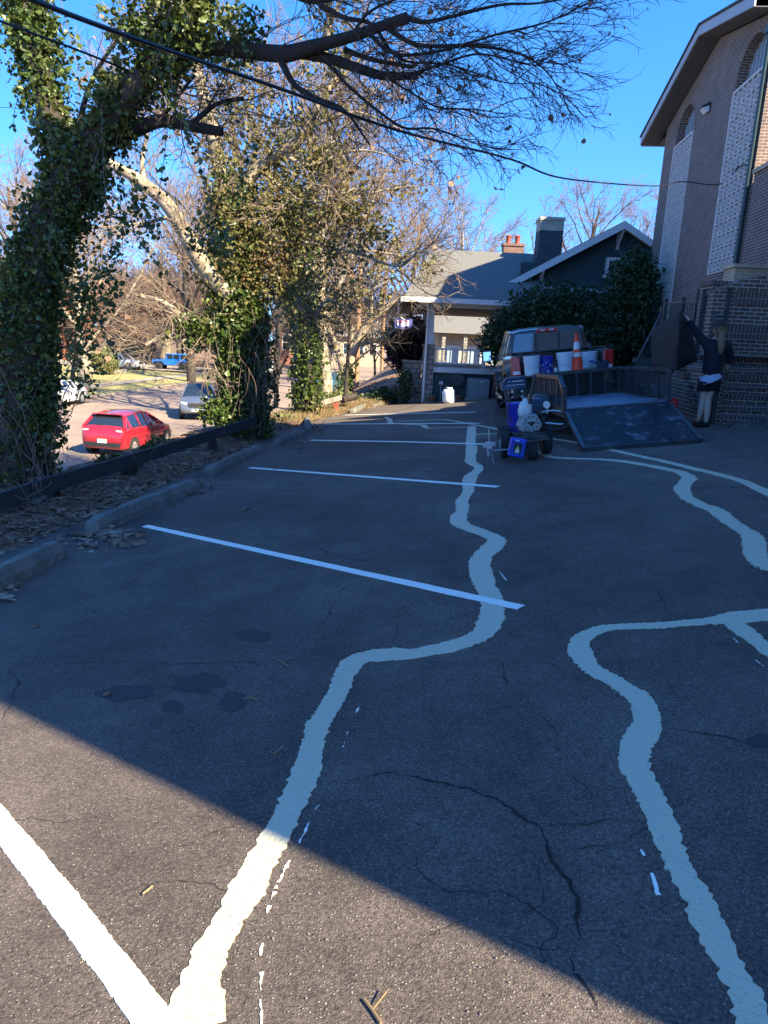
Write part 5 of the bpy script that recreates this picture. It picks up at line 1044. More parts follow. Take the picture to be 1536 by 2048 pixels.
sheet([(A(1330, 641, 11.45), A(1361, 621, 11.0)), (A(1303, 660, 11.5), A(1360, 640, 10.98)), (A(1302, 690, 11.5), A(1357, 680, 10.97)), (A(1303, 720, 11.48), A(1353, 715, 11.0)), (A(1304, 741, 11.45), A(1350, 738, 11.02)), (A(1310, 752, 11.45), A(1344, 750, 11.05))], m_mat, 'front_leaf')
sheet([(A(1361.3, 621.5, 11.02), A(1369, 630, 11.2)), (A(1360.3, 642, 11.0), A(1378, 646, 11.4)), (A(1357.3, 682, 10.99), A(1388, 682, 11.55)), (A(1353.3, 716, 11.02), A(1391, 705, 11.6)), (A(1350.3, 742, 11.04), A(1394, 722, 11.6))], m_mat, 'side_leaf')
# ================================================================= TREES AND PLANTS
m_bark = mat('dark_bark', (.055, .042, .034), .95, (.03, .024, .02), 8, .8, 30, stretch=(1, 1, .3))
m_pale = mat('sycamore_bark', (.36, .30, .22), .85, (.15, .12, .08), 4.5, .5, 20, lo=.42, hi=.6)
m_twig = mat('bare_twig', (.20, .148, .115), .9, (.15, .105, .08), 2); m_dtwig = mat('dark_twig', (.06, .045, .038), .9)
m_ivy = mat('ivy_leaf', (.022, .048, .010), .42, (.085, .125, .025), 1.2, trans=.22, island=(.15, .16, .04), detail=2)
m_vine = mat('yellow_vine_leaf', (.10, .108, .026), .6, (.21, .175, .06), 1.5, trans=.3, island=(.16, .085, .04), detail=2)
m_ever = mat('evergreen_leaf', (.012, .035, .012), .5, (.035, .075, .02), 1.2, trans=.15, island=(.02, .06, .02), detail=2)
m_burg = mat('burgundy_leaf', (.030, .012, .018), .55, (.055, .02, .03), 1.5, trans=.1, island=(.02, .02, .015), detail=2)
m_dry = mat('dry_brown_leaf', (.30, .18, .11), .85, (.11, .065, .045), 1.5, trans=.12, island=(.38, .29, .21), detail=2)
m_rust = mat('russet_leaf', (.22, .085, .045), .85, (.14, .055, .03), 1.5, trans=.2, island=(.36, .2, .1), detail=2)
m_shrub = mat('olive_shrub_leaf', (.10, .13, .03), .7, (.16, .17, .06), 1.5, trans=.2, island=(.2, .18, .07), detail=2)
m_straw = mat('dry_straw', (.33, .25, .14), .9, (.24, .165, .08), 2, trans=.2, island=1)
class TT:
    def __init__(s): s.V = []; s.F = []; s.n = 0
    def poly(s, P, r, n):
        P = np.asarray(P, float); k = len(P); r = np.broadcast_to(np.asarray(r, float), (k,))
        T = np.gradient(P, axis=0); T /= (np.linalg.norm(T, axis=1)+1e-9)[:, None]
        ref = np.array([.3, .2, .93]) if abs(T[0, 2]) < .85 else np.array([1., .1, 0])
        A = np.cross(T, ref); A /= (np.linalg.norm(A, axis=1)+1e-9)[:, None]; B = np.cross(A, T)
        a = np.arange(n)*2*math.pi/n
        V = P[:, None]+r[:, None, None]*(A[:, None]*np.cos(a)[None, :, None]+B[:, None]*np.sin(a)[None, :, None])
        i = (np.arange(k-1)[:, None]*n+np.arange(n)[None]); j = (np.arange(k-1)[:, None]*n+(np.arange(n)[None]+1) % n)
        s.F.append(s.n+np.stack([i, j, j+n, i+n], 2).reshape(-1, 4)); s.V.append(V.reshape(-1, 3)); s.n += k*n
    def build(s, name, m, parent, world=True):
        if not s.V: return None
        return bulk(name, np.concatenate(s.V), np.concatenate(s.F), m, parent, world, smooth=True)
def wander(p, d, L, k, wob, up=0):
    P = [np.array(p, float)]; d = np.array(d, float)
    for i in range(k):
        d = d+rng.normal(size=3)*wob+np.array([0, 0, up]); d /= np.linalg.norm(d); P.append(P[-1]+d*L/k)
    return np.array(P)
def spawn(tt, P, r, spec, lvl=0, tips=None):
    """side shoots from polyline P; spec = list of (count, length, radius, angle, wobble, up)"""
    if lvl >= len(spec): return
    cnt, L, rad, ang, wob, up = spec[lvl]; n = rng.poisson(cnt) if lvl else cnt
    for q in range(int(n)):
        u = rng.uniform(.12, 1)*(len(P)-1); i = min(int(u), len(P)-2); f = u-i; p = P[i]*(1-f)+P[i+1]*f; T = P[i+1]-P[i]; T /= np.linalg.norm(T)+1e-9
        s = rng.normal(size=3); s -= s.dot(T)*T; s /= np.linalg.norm(s); d = T*math.cos(ang)+s*math.sin(ang); l = L*rng.uniform(.5, 1.25)*(1.15-.5*u/(len(P)-1))
        Q = wander(p, d, l, 5 if lvl < 2 else 4, wob, up); rr = rad*rng.uniform(.7, 1.2)
        tt.poly(Q, np.linspace(rr, rr*.35, len(Q)), 5 if rr > .02 else 3)
        if tips is not None: tips.append(Q)
        spawn(tt, Q, rr, spec, lvl+1, tips)
def px_line(pts, k=6):
    P = [at(p[0], p[1], p[2]) for p in pts]; W = [p[3] for p in pts]; return catmull(P, W, k)
def ivy_on(P, W, R, n, jit=.35, zlo=None):
    P = np.asarray(P); seg = np.linalg.norm(np.diff(P, axis=0), axis=1); cs = np.r_[0, np.cumsum(seg)]; u = rng.uniform(0, cs[-1], n)
    Q = np.stack([np.interp(u, cs, P[:, i]) for i in range(3)], 1); Rr = np.interp(u, cs, np.broadcast_to(R, (len(P),)))
    a = rng.normal(size=(n, 3)); a /= np.linalg.norm(a, axis=1)[:, None]
    lump = 1+jit*np.sin(u*3.1+1.3)*np.cos(u*5.7+a[:, 0]*2)+.12*np.sin(u*11+a[:, 1]*3)
    rad = Rr*lump*np.where(rng.uniform(size=n) < .86, rng.uniform(.72, 1.05, n), rng.uniform(.9, 1.32, n))
    return Q+a*rad[:, None]
def leaves(name, P, size, m, parent, world=True, **k):
    V, F = leaf_arrays(np.asarray(P), size, **k); return bulk(name, V, F, m, parent, world)
def blob(c, r, n, hollow=.45, seed=0):
    a = rng.normal(size=(n, 3)); a /= np.linalg.norm(a, axis=1)[:, None]; q = fnoise(a[:, 0]*3+seed, a[:, 1]*3+a[:, 2]*2, 2.2, seed)
    q2 = fnoise(a[:, 0]*9+seed, a[:, 2]*9+a[:, 1]*4, 2.0, seed+5)
    return np.array(c)+a*np.array(r)*(rng.uniform(hollow, 1, n)**.6*(1+.5*q+.35*q2))[:, None]
# ---- tree 1: big ivy clad tree on the left
def tree(name, label, base, grp=None): return thing(name, label, 'tree', Mv(base), grp)
t1 = tree('ivy_tree', 'huge ivy covered tree at the left edge with long dark limbs arching over the lot', at(55, 1010, 9.0), None)
TR = TT(); P, W = px_line([(58, 1030, 9.0, .36), (48, 900, 9.0, .33), (50, 750, 9.0, .31), (62, 600, 9.0, .29), (92, 480, 9.0, .27), (125, 400, 9.0, .25), (160, 330, 9.0, .22)]); TR.poly(P, W, 12); T1 = P
A1, WA1 = px_line([(150, 350, 9.0, .20), (110, 250, 9.1, .16), (75, 130, 9.2, .13), (42, 0, 9.3, .11), (20, -120, 9.4, .08)]); TR.poly(A1, WA1, 8)
B1, WB1 = px_line([(160, 335, 9.0, .20), (225, 235, 8.9, .17), (295, 150, 8.8, .15), (345, 95, 8.8, .14), (390, 15, 8.7, .12), (420, -110, 8.6, .09)]); TR.poly(B1, WB1, 8); TR.build('trunk', m_bark, t1)
LB = TT()
C1, WC1 = px_line([(340, 92, 8.8, .075), (450, 97, 8.7, .08), (520, 104, 8.6, .085), (575, 107, 8.5, .085), (620, 95, 8.4, .07), (700, 74, 8.3, .055), (765, 52, 8.2, .05), (815, 36, 8.1, .055)]); LB.poly(C1, WC1, 9)
tipC = TT()
subs = [[(812, 36, 8.1, .03), (850, 44, 8.1, .022), (900, 34, 8.0, .018), (1000, 10, 7.9, .014), (1080, 6, 7.8, .01), (1185, -14, 7.7, .005)],
        [(770, 52, 8.2, .03), (810, 80, 8.1, .022), (850, 92, 8.1, .02), (950, 92, 8.0, .016), (1040, 108, 7.9, .012), (1090, 140, 7.8, .008), (1120, 182, 7.8, .004)],
        [(735, 64, 8.2, .025), (790, 108, 8.1, .018), (880, 102, 8.0, .015), (990, 70, 7.9, .012), (1100, 42, 7.8, .008), (1200, -8, 7.7, .004)],
        [(600, 105, 8.5, .06), (660, 118, 8.5, .055), (720, 138, 8.4, .05), (770, 152, 8.4, .045), (835, 152, 8.3, .035)],
        [(690, 100, 8.5, .03), (740, 118, 8.4, .025), (800, 130, 8.3, .02), (830, 133, 8.3, .014)],
        [(650, 120, 8.5, .02), (700, 175, 8.4, .017), (760, 225, 8.4, .015), (810, 256, 8.3, .013), (870, 258, 8.2, .010), (960, 290, 8.1, .006), (1020, 300, 8.0, .003)],
        [(560, 118, 8.5, .04), (590, 170, 8.5, .033), (640, 200, 8.4, .026), (690, 222, 8.4, .018), (740, 290, 8.4, .01)],
        [(700, 75, 8.3, .02), (745, 20, 8.3, .014), (850, -20, 8.2, .01), (980, -50, 8.1, .006)],
        [(640, 10, 8.5, .03), (690, 36, 8.4, .024), (745, 50, 8.3, .02), (800, 118, 8.2, .012), (900, 130, 8.1, .009), (1010, 165, 8.0, .006), (1090, 165, 8.0, .003)],
        [(820, 150, 8.3, .018), (880, 130, 8.2, .013), (960, 108, 8.1, .01), (1060, 130, 8.0, .006), (1110, 118, 7.9, .003)],
        [(765, 150, 8.4, .014), (830, 190, 8.3, .01), (880, 215, 8.2, .008), (960, 220, 8.1, .006), (1040, 235, 8.0, .003)],
        [(560, -30, 8.7, .05), (620, 0, 8.6, .04), (690, -10, 8.5, .03), (800, -40, 8.4, .02)]]
SP = []
for q in subs:
    P, W = px_line(q); LB.poly(P, W, 7); SP.append(P)
D1, WD1 = px_line([(190, 285, 9.0, .10), (260, 264, 9.0, .085), (320, 242, 9.0, .075), (380, 252, 9.0, .065), (445, 264, 9.0, .055)]); LB.poly(D1, WD1, 8)
for q in ([(380, 252, 9.0, .035), (410, 225, 9, .03), (440, 205, 9, .02), (487, 197, 9, .025)], [(320, 242, 9.0, .03), (350, 200, 8.9, .02), (390, 150, 8.9, .015)], [(150, 330, 9.0, .05), (170, 200, 9.1, .03), (220, 100, 9.1, .02), (300, 20, 9.1, .01)]):
    P, W = px_line(q); LB.poly(P, W, 6); SP.append(P)
LB.build('limb', mat('shaded_limb_bark', (.022, .018, .016), .95, (.014, .012, .011), 8, .8, 30), t1)  # bark blackened to imitate the shade on the limbs
TW = TT(); tips = []
for P in SP[:12]:
    L = np.linalg.norm(P[-1]-P[0]); spawn(TW, P, .02, [(int(8+7*L), .95, .0065, .6, .16, -.02), (4, .42, .0042, .6, .16, -.01), (2.5, .2, .0032, .6, .15, 0)], 0, tips)
for P in SP[12:]+[C1, D1, B1, A1]: spawn(TW, P, .02, [(9, 1.1, .009, .8, .2, .02), (4, .5, .0045, .7, .2, 0), (2.2, .25, .0033, .6, .2, 0)], 0, tips)
TW.build('twigs', m_dtwig, t1)
lp = [ivy_on(T1, None, .37, 17000, .16), ivy_on(T1[:22], None, .38, 8500, .22), ivy_on(A1, None, .25, 5200, .4), ivy_on(B1, None, .25, 5200, .5), ivy_on(C1[:12], None, .22, 500, .4), ivy_on(D1[:8], None, .2, 350, .5)]
TRL = []
for k in range(40):   # hanging trails
    src = [T1, A1, B1, D1][int(rng.integers(4))]; p = src[int(rng.integers(2, len(src)))]; p = p+rng.normal(size=3)*.25; Q = wander(p, (rng.normal()*.4, rng.normal()*.4, -1), rng.uniform(.6, 1.9), 10, .15, -.05); TRL.append(Q); lp.append(np.repeat(Q, 6, 0)+rng.normal(size=(len(Q)*6, 3))*.035)
for c_, r_, n_ in (((280, 60, 8.7), (.45, .4, .3), 900), ((240, 190, 8.9), (.35, .3, .3), 900), ((470, 50, 8.6), (.4, .35, .2), 400), ((60, 60, 9.3), (.4, .4, .6), 1200), ((165, 610, 8.9), (.25, .25, .6), 420), ((95, 840, 8.8), (.28, .3, .6), 650), ((440, 500, 9.2), (.2, .3, .4), 100), ((270, 440, 9.0), (.3, .3, .4), 160), ((210, 560, 9.0), (.25, .3, .5), 260), ((345, 15, 8.6), (.4, .35, .3), 700), ((170, 720, 8.8), (.2, .25, .5), 240), ((400, 470, 9.2), (.18, .3, .3), 120)):
    lp.append(blob(at(*c_), r_, n_, .1, int(c_[0])))
LP1 = np.concatenate(lp); ivo = leaves('ivy', LP1, .05, m_ivy, t1); tag(ivo, kind='stuff')
VN = TT()
for Q in TRL: VN.poly(Q, .004, 4)
for k in range(26):
    b = at(rng.uniform(5, 110), rng.uniform(960, 1040), 8.7+rng.normal()*.1); VN.poly(wander(b, (rng.normal()*.25, .05, 1), rng.uniform(.8, 2.2), 12, .22, .1), .006, 4)
for k in range(30):
    p = at(rng.uniform(0, 60), rng.uniform(1000, 1050), 7.4); VN.poly(wander(p+rng.normal(size=3)*.1, (rng.normal(), .1, .3), rng.uniform(.3, .8), 10, .55, .0), .004, 4)
VN.build('vine_stems', mat('vine_stem', (.16, .11, .09), .9), t1)
# few dangling dead leaves on the twigs
dl = [Q[-1] for Q in tips if rng.uniform() < .035]; leaves('dead_leaves', np.array(dl)+np.array([0, 0, -.02]), .045, m_dry, t1)
print('tips', len(tips), 'ivy', len(LP1))
# ---- tree 2
t2 = tree('ivy_tree', 'large pale barked tree with thick dark ivy column trunk behind the guard rail', at(492, 885, 15.5))
TR = TT(); T2, W = px_line([(494, 890, 15.5, .42), (488, 780, 15.5, .38), (484, 680, 15.5, .36), (480, 600, 15.5, .33), (470, 520, 15.5, .29), (462, 440, 15.5, .25), (468, 385, 15.5, .22)]); TR.poly(T2, W, 12); TR.build('trunk', m_bark, t2)
LB = TT(); br2 = [[(462, 590, 15.2, .18), (415, 545, 15.0, .18), (372, 470, 14.9, .16), (335, 410, 14.8, .14), (288, 368, 14.7, .12), (240, 338, 14.6, .10), (170, 308, 14.5, .07)],
    [(288, 368, 15.1, .06), (284, 320, 15.1, .045), (296, 262, 15.1, .03), (300, 220, 15, .015)], [(335, 435, 15.2, .04), (290, 445, 15, .03), (235, 452, 14.9, .02), (150, 455, 14.8, .012)],
    [(462, 430, 15.5, .17), (442, 350, 15.6, .15), (425, 262, 15.7, .14), (402, 175, 15.8, .12), (386, 110, 15.9, .10), (350, 40, 16, .08), (330, -60, 16, .05)],
    [(470, 390, 15.5, .15), (520, 332, 15.4, .13), (570, 300, 15.3, .12), (612, 262, 15.2, .10), (640, 205, 15.1, .085), (668, 150, 15, .07), (650, 90, 15, .05), (690, -30, 15, .03)],
    [(530, 345, 15.4, .05), (572, 382, 15.2, .045), (600, 400, 15, .04), (640, 403, 14.9, .035), (692, 385, 14.8, .025), (740, 360, 14.7, .012)],
    [(490, 470, 15.5, .05), (560, 482, 15.3, .04), (640, 488, 15.2, .035), (720, 508, 15.1, .03), (800, 532, 15, .02), (850, 482, 15, .01)],
    [(490, 520, 15.5, .05), (560, 560, 15.3, .04), (600, 600, 15.2, .035), (625, 632, 15.1, .03), (655, 600, 15, .025), (682, 612, 15, .015)],
    [(455, 650, 15.5, .09), (400, 652, 15.2, .085), (370, 640, 15, .08), (345, 618, 14.9, .07), (315, 600, 14.8, .05), (270, 590, 14.7, .03)],
    [(440, 640, 15.5, .07), (380, 680, 15, .06), (330, 672, 14.9, .05), (292, 692, 14.8, .045)],
    [(620, 255, 15.2, .04), (700, 225, 15, .03), (760, 240, 14.9, .02), (860, 290, 14.8, .01)], [(560, 305, 15.3, .05), (620, 330, 15.1, .035), (720, 300, 15, .02), (840, 330, 14.9, .01)],
    [(640, 200, 15.1, .04), (720, 120, 15, .03), (800, 60, 14.9, .015)], [(430, 280, 15.7, .05), (360, 240, 15.6, .035), (260, 200, 15.5, .02), (180, 160, 15.4, .01)]]
SP2 = []
for q in br2: P, W = px_line(q); LB.poly(P, W, 8); SP2.append(P)
LB.build('limb', m_pale, t2)
TW = TT(); tips2 = []
for P in SP2: spawn(TW, P, .02, [(13, 1.9, .012, .75, .2, .03), (6, .8, .0075, .7, .2, .02), (4, .4, .0055, .6, .18, 0)], 0, tips2)
TW.build('twigs', mat('light_twig', (.27, .21, .15), .9, (.17, .12, .09), 2), t2)
lp = [ivy_on(T2[:20], None, .60, 12500, .12), ivy_on(T2[16:], None, .50, 4500, .45), ivy_on(SP2[8][:12], None, .25, 500, .5)]
o = leaves('ivy', np.concatenate(lp+[blob(at(400, 660, 15), (.7, .4, .45), 900, .1, 3), blob(at(425, 822, 14.6), (.3, .3, .3), 500, .1, 4)]), .075, m_ivy, t2); tag(o, kind='stuff')
yl = [ivy_on(SP2[4], None, .5, 2000, .7), ivy_on(SP2[3][:18], None, .4, 1100, .7), ivy_on(T2[18:], None, .75, 3600, .6), ivy_on(SP2[6][:18], None, .45, 1600, .8), ivy_on(SP2[5], None, .3, 700, .8), ivy_on(SP2[7], None, .45, 1500, .8)]
for c_, r_, n_ in (((560, 420, 15.3), (.9, .6, .8), 1500), ((520, 250, 15.6), (.9, .6, .9), 800), ((640, 330, 15.2), (.7, .5, .6), 900), ((560, 560, 15.4), (.9, .5, .7), 1200), ((700, 430, 15), (.7, .5, .5), 700), ((480, 150, 15.8), (.8, .6, .8), 600), ((760, 470, 15), (.5, .4, .4), 350)): yl.append(blob(at(*c_), r_, n_, .05, int(c_[0])))
o = leaves('yellow_vine', np.concatenate(yl), .062, m_vine, t2); tag(o, kind='stuff')
VN = TT()
for k in range(34):
    b = at(rng.uniform(440, 540), rng.uniform(780, 890), 15.0+rng.normal()*.1); VN.poly(wander(b, (rng.normal()*.15, .0, 1), rng.uniform(1, 2.4), 12, .16, .15), .006, 4)
VN.build('vine_stems', MC['vine_stem'], t2)
dl = [Q[-1] for Q in tips2 if rng.uniform() < .02]; leaves('dead_leaves', np.array(dl), .12, m_dry, t2)
# ---- tree 3 and others near the lot
def px_tree(name, label, trunk, branches, mtr, mlb, mtw, spec, ivy=None, iv_m=None, twigs=True, grp=None, vine=0):
    t = tree(name, label, at(*trunk[0][:3]), grp); TR = TT(); P, W = px_line(trunk); TR.poly(P, W, 9); TR.build('trunk', mtr, t); LB = TT(); TW = TT(); Bs = []
    for q in branches: Q, W_ = px_line(q); LB.poly(Q, W_, 6); Bs.append(Q)
    LB.build('limb', mlb, t)
    for Q in Bs+[P[len(P)//2:]]: spawn(TW, Q, .02, spec)
    TW.build('twigs', mtw, t)
    if ivy is not None: o = leaves('ivy', np.concatenate([ivy_on(P[a:b], None, R_, n_, j_) for a, b, R_, n_, j_ in ivy]), .085, iv_m or m_ivy, t); tag(o, kind='stuff')
    if vine: o = leaves('yellow_vine', np.concatenate([ivy_on(Q, None, .5, vine, .8) for Q in Bs]), .08, m_vine, t); tag(o, kind='stuff')
    return t
sp3 = [(12, 2.0, .016, .7, .2, .03), (6, .95, .010, .7, .2, .0), (3, .5, .008, .6, .2, 0)]
px_tree('ivy_tree', 'slimmer tree wrapped in sunlit bright green ivy, right of the thickest ivy column', [(617, 815, 21, .30), (612, 720, 21, .27), (608, 640, 21, .25), (598, 560, 21, .2), (590, 480, 21, .16), (605, 400, 21, .12)],
    [[(608, 640, 21, .1), (640, 622, 20.9, .08), (670, 600, 20.8, .06), (720, 590, 20.7, .04), (780, 560, 20.6, .02)], [(600, 580, 21, .1), (560, 540, 21, .07), (530, 500, 21, .05)], [(600, 560, 21, .1), (650, 520, 21, .07), (700, 500, 20.9, .05), (790, 510, 20.8, .03), (860, 540, 20.6, .015)], [(590, 480, 21, .1), (640, 430, 21, .07), (700, 400, 21, .05), (770, 380, 20.9, .03), (850, 370, 20.8, .015)], [(605, 400, 21, .1), (640, 320, 21, .07), (700, 240, 21, .04), (760, 170, 21, .02)]],
    m_bark, m_pale, m_twig, sp3, ivy=[(0, 18, .46, 5200, .18), (14, 30, .5, 1800, .5)], vine=700)
px_tree('forked_tree', 'pale forked tree trunk leaning right behind the end of the guard rail', [(690, 805, 26, .18), (694, 750, 26, .16), (712, 692, 26, .14), (742, 640, 26, .14), (790, 605, 26, .10), (850, 570, 25.8, .05)],
    [[(690, 760, 26, .13), (674, 700, 26, .11), (655, 650, 26, .11), (640, 580, 26, .08), (650, 500, 26, .04)], [(742, 640, 26, .08), (745, 580, 26, .06), (770, 520, 26, .04), (800, 470, 26, .02)], [(712, 690, 26, .07), (760, 680, 25.8, .05), (800, 650, 25.6, .03)], [(655, 650, 26, .07), (700, 560, 26, .05), (720, 480, 26, .03)]],
    m_pale, m_pale, m_twig, sp3, ivy=[(0, 9, .32, 900, .4)], vine=250)
px_tree('bare_sapling', 'small dark bare multi stemmed tree between the thick ivy column and the slimmer ivy trunk', [(552, 815, 24, .09), (553, 770, 24, .08), (556, 740, 24, .06)],
    [[(554, 765, 24, .05), (535, 740, 24, .04), (515, 705, 24, .03), (500, 660, 24, .015)], [(555, 750, 24, .05), (575, 710, 24, .035), (585, 660, 24, .015)], [(555, 745, 24, .04), (550, 700, 24, .03), (545, 640, 24, .015)]], m_bark, m_bark, m_twig, [(7, 1.0, .014, .6, .2, .03), (4, .6, .01, .6, .2, 0)])
px_tree('bare_sapling', 'thin dark straight sapling standing just left of the brown utility pole', [(690, 800, 23, .07), (694, 740, 23, .06), (700, 660, 23, .05), (703, 560, 23, .04), (700, 470, 23, .02)],
    [[(694, 740, 23, .035), (740, 700, 23, .025), (790, 680, 22.8, .012)], [(699, 690, 23, .03), (735, 640, 23, .02), (800, 600, 23, .01)], [(700, 640, 23, .025), (670, 590, 23, .015), (650, 550, 23, .01)]], m_bark, m_bark, m_dtwig, [(7, 1.3, .012, .6, .2, .02), (4, .6, .008, .6, .2, 0)])
# ---- generic background bare trees: prototypes then copies
def proto(name, label, h, r, seed, spec, mt, mw, leafm=None, nleaf=0, spread=.55, grp='bare trees along the street'):
    global rng
    rng = np.random.default_rng(seed); t = thing(name, label, 'tree', Matrix.Identity(4), grp); TR = TT(); P = wander((0, 0, -.3), (0, 0, 1), h*.75, 9, .05, .05); W = np.linspace(r, r*.3, len(P)); TR.poly(P, W, 8); LB = TR; main = []
    for k in range(13):
        u = 2.5+6.3*k/12; i = min(int(u), 8); p = P[i]; a = k*2.4+rng.normal()*.3; d = np.array([math.cos(a)*spread, math.sin(a)*spread, .75]); Q = wander(p, d, h*.5*(1.15-.05*k), 7, .13, .03); rr = W[i]*.5; TR.poly(Q, np.linspace(rr, rr*.2, len(Q)), 5); main.append(Q)
    TR.build('trunk', mt, t, world=False); TW = TT(); tp = []
    for Q in main: spawn(TW, Q, .05, spec, 0, tp)
    TW.build('crown', mw, t, world=False)
    if leafm: L = np.concatenate([Q[1:] for Q in tp]); L = L[rng.integers(len(L), size=nleaf)]+rng.normal(size=(nleaf, 3))*.15; o = leaves('foliage', L, .16, leafm, t, world=False); tag(o, kind='stuff')
    return t
spb = [(8, 3.4, .035, .65, .16, .03), (6, 1.7, .02, .65, .18, .01), (4, .9, .014, .6, .18, 0)]
pA = proto('bare_tree', 'x', 21, .42, 11, spb, m_bark, m_twig); pB = proto('bare_tree', 'x', 17, .36, 12, spb, m_pale, m_twig); pC = proto('russet_tree', 'x', 7, .16, 13, [(6, 1.3, .02, .7, .2, .02), (4, .7, .012, .7, .2, 0)], m_bark, m_twig, m_rust, 3800)
rng = np.random.default_rng(99)
def place(p, x, y, s, rz, lb, z=None, grp=None):
    M = Matrix.Translation((x, y, float(H(x, y)) if z is None else z))@Matrix.Rotation(rz, 4, 'Z')@Matrix.Scale(s, 4)
    if p.get('used'): return dup_thing(p, M, lb)
    p['used'] = 1; p.matrix_world = M; FR[p.name] = M; p['label'] = lb; return p
BG = [(pA, at(383, 770, 62), 1.0, .3, 'bare tree with pale trunk by the kerb in front of the blue off-roader'), (pB, (-21.5, 50), 1.0, 1.0, 'bare tree on the far verge behind the white sedan'),
      (pB, (-3.6, 41), 1.15, 2.0, 'tall bare tree on the near verge rising behind the slimmer ivy trunk'), (pA, (-33, 66), 1.0, 2.6, 'bare tree on the lawn between the white sedan and the garden wall'),
      (pA, (-5.5, 60), 1.05, 4.0, 'bare tree on the near verge beyond the forked tree'), (pA, (-40, 90), 1.1, .9, 'bare tree standing left of the yellow house'), (pB, (-29, 98), 1.3, 5.0, 'bare tree right beside the yellow house'),
      (pA, (-19, 92), 1.15, 1.9, 'bare tree behind the parked blue off-roader'), (pB, (-26, 110), 1.3, 3.1, 'bare tree rising behind the yellow house roof'), (pA, (-15, 120), 1.2, .2, 'bare tree behind the small red brick house'),
      (pB, (-4, 78), 1.1, 1.2, 'bare tree farther down the near verge'), (pA, (2, 95), 1.1, 3.3, 'distant bare tree behind the low white house'), (pB, (-58, 100), 1.3, 2.2, 'bare tree at the far left behind the tan house'),
      (pA, (-12, 75), .95, 5.5, 'bare tree leaning over the far end of the street'), (pB, (6, 62), .85, .7, 'bare tree above the left end of the bungalow roof'), (pA, (18, 70), .8, 2.9, 'bare tree behind the bungalow right of its chimney'), (pB, (23.5, 66), .8, 4.4, 'bare tree peeking between the bungalow gable and the church'),
      (pB, (11, 75), .62, 2.0, 'small sunlit tree left of the painted chimney'), (pA, (-48, 72), 1.0, 1.4, 'bare tree over the lawn at the left'), (pA, (-6.4, 34), .9, .4, 'tall bare tree between the two ivy trunks on the near kerb')]
for p, xy, s, rz, lb in BG: place(p, xy[0], xy[1], s, rz, lb)
place(pC, *gz(143, 770, ZS+.2)[:2], 1.0, .5, 'russet leaved small tree on the lawn above the white sedan')
place(pC, *(gz(60, 750, ZS+.3)[:2]), 1.2, 2.5, 'russet leaved tree partly behind the leftmost ivy trunk')
place(pC, -20, 84, .8, 1.5, 'russet leaved tree right of the blue off-roader')
pD = proto('brush_tree', 'x', 8, .12, 17, [(10, 2.2, .03, .6, .2, .02), (8, 1.2, .02, .65, .2, .0), (4, .6, .013, .6, .2, 0)], m_bark, mat('brush_twig', (.18, .115, .085), .9, (.125, .08, .058), 2), None, 0, .8, 'brushy bare trees behind the lawn')
rng = np.random.default_rng(77)
for (x, y, s_, lb) in ((-34, 82, 1.3, 'brushy bare tree just left of the white crossover'), (-29, 88, 1.4, 'brushy bare tree behind the white crossover'), (-24.5, 86, 1.3, 'brushy bare tree right behind the blue off-roader'), (-19.5, 88, 1.2, 'brushy bare tree at the right end of the driveway'), (-38, 80, 1.2, 'brushy bare tree above the garden wall'), (-16.5, 74, .9, 'brushy bare tree by the far kerb beyond the driveway'), (-27, 93, 1.6, 'taller brushy bare tree against the yellow house'), (-13, 100, 1.5, 'brushy bare tree far down the street between the ivy trunks'), (-8, 95, 1.3, 'brushy bare tree far behind the slimmer ivy trunk'), (-1.5, 70, 1.1, 'brushy bare tree behind the utility poles'), (-44, 84, 1.5, 'brushy bare tree behind the russet tree'), (-33, 96, 1.7, 'tallest brushy bare tree left of the yellow house')):
    place(pD, x, y, s_, rng.uniform(0, 6), lb)
# distant woods reading as one mass
TWD = TT(); rng = np.random.default_rng(5)
for k in range(260):
    x = rng.uniform(-130, 60); y = rng.uniform(125, 190); h = rng.uniform(10, 19); P = wander((x, y, float(H(x, y))-1), (0, 0, 1), h, 5, .05, .1); TWD.poly(P, np.linspace(.3, .06, len(P)), 4); spawn(TWD, P, .1, [(9, 6, .07, .7, .15, .06), (6, 2.8, .05, .6, .15, .02)])
o = TWD.build('distant_woods', mat('far_twigs', (.18, .135, .11), .95, (.12, .085, .07), .05), None); tag(o, kind='stuff')
rng = np.random.default_rng(21)
# ---- shrubs
def shrub(name, label, c, blobs, size, m, n, grp=None, stems=True, lf='foliage'):
    t = thing(name, label, 'shrub', Mv(c), grp); L = np.concatenate([blob(np.array(c)+np.array(b[:3]), b[3:6], int(n*b[6]), .3, i+int(abs(c[0])*10)) for i, b in enumerate(blobs)])
    o = leaves(lf, L, size, m, t); tag(o, kind='stuff'); TS = TT()
    for k in range(14): TS.poly(wander(c, (rng.normal()*.4, rng.normal()*.4, 1), blobs[0][2]*1.2, 6, .15), .02, 4)
    TS.build('stem', m_bark, t); return t
g0 = lambda x, y: np.array([x, y, LZ(x, min(y, 24.5))-.1])
shrub('evergreen_tree', 'bushy dark green tree between the porch and the gable, left of the truck cab', g0(4.6, 23.6), [(0, 0, 2.3, 1.2, .9, 1.3, .8), (-.9, 0, 1.9, .8, .7, .9, .4), (.9, .1, 2.5, 1.1, .8, 1.15, .5), (.2, 0, 1.0, .9, .8, 1.0, .3)], .085, m_ever, 12000)
shrub('evergreen_tree', 'dark rounded evergreen directly behind the truck cab below the gable', g0(6.2, 24.6), [(0, 0, 2.3, 1.25, .9, 1.4, .8), (.9, 0, 1.9, 1.1, .8, 1.4, .6)], .085, m_ever, 11000)
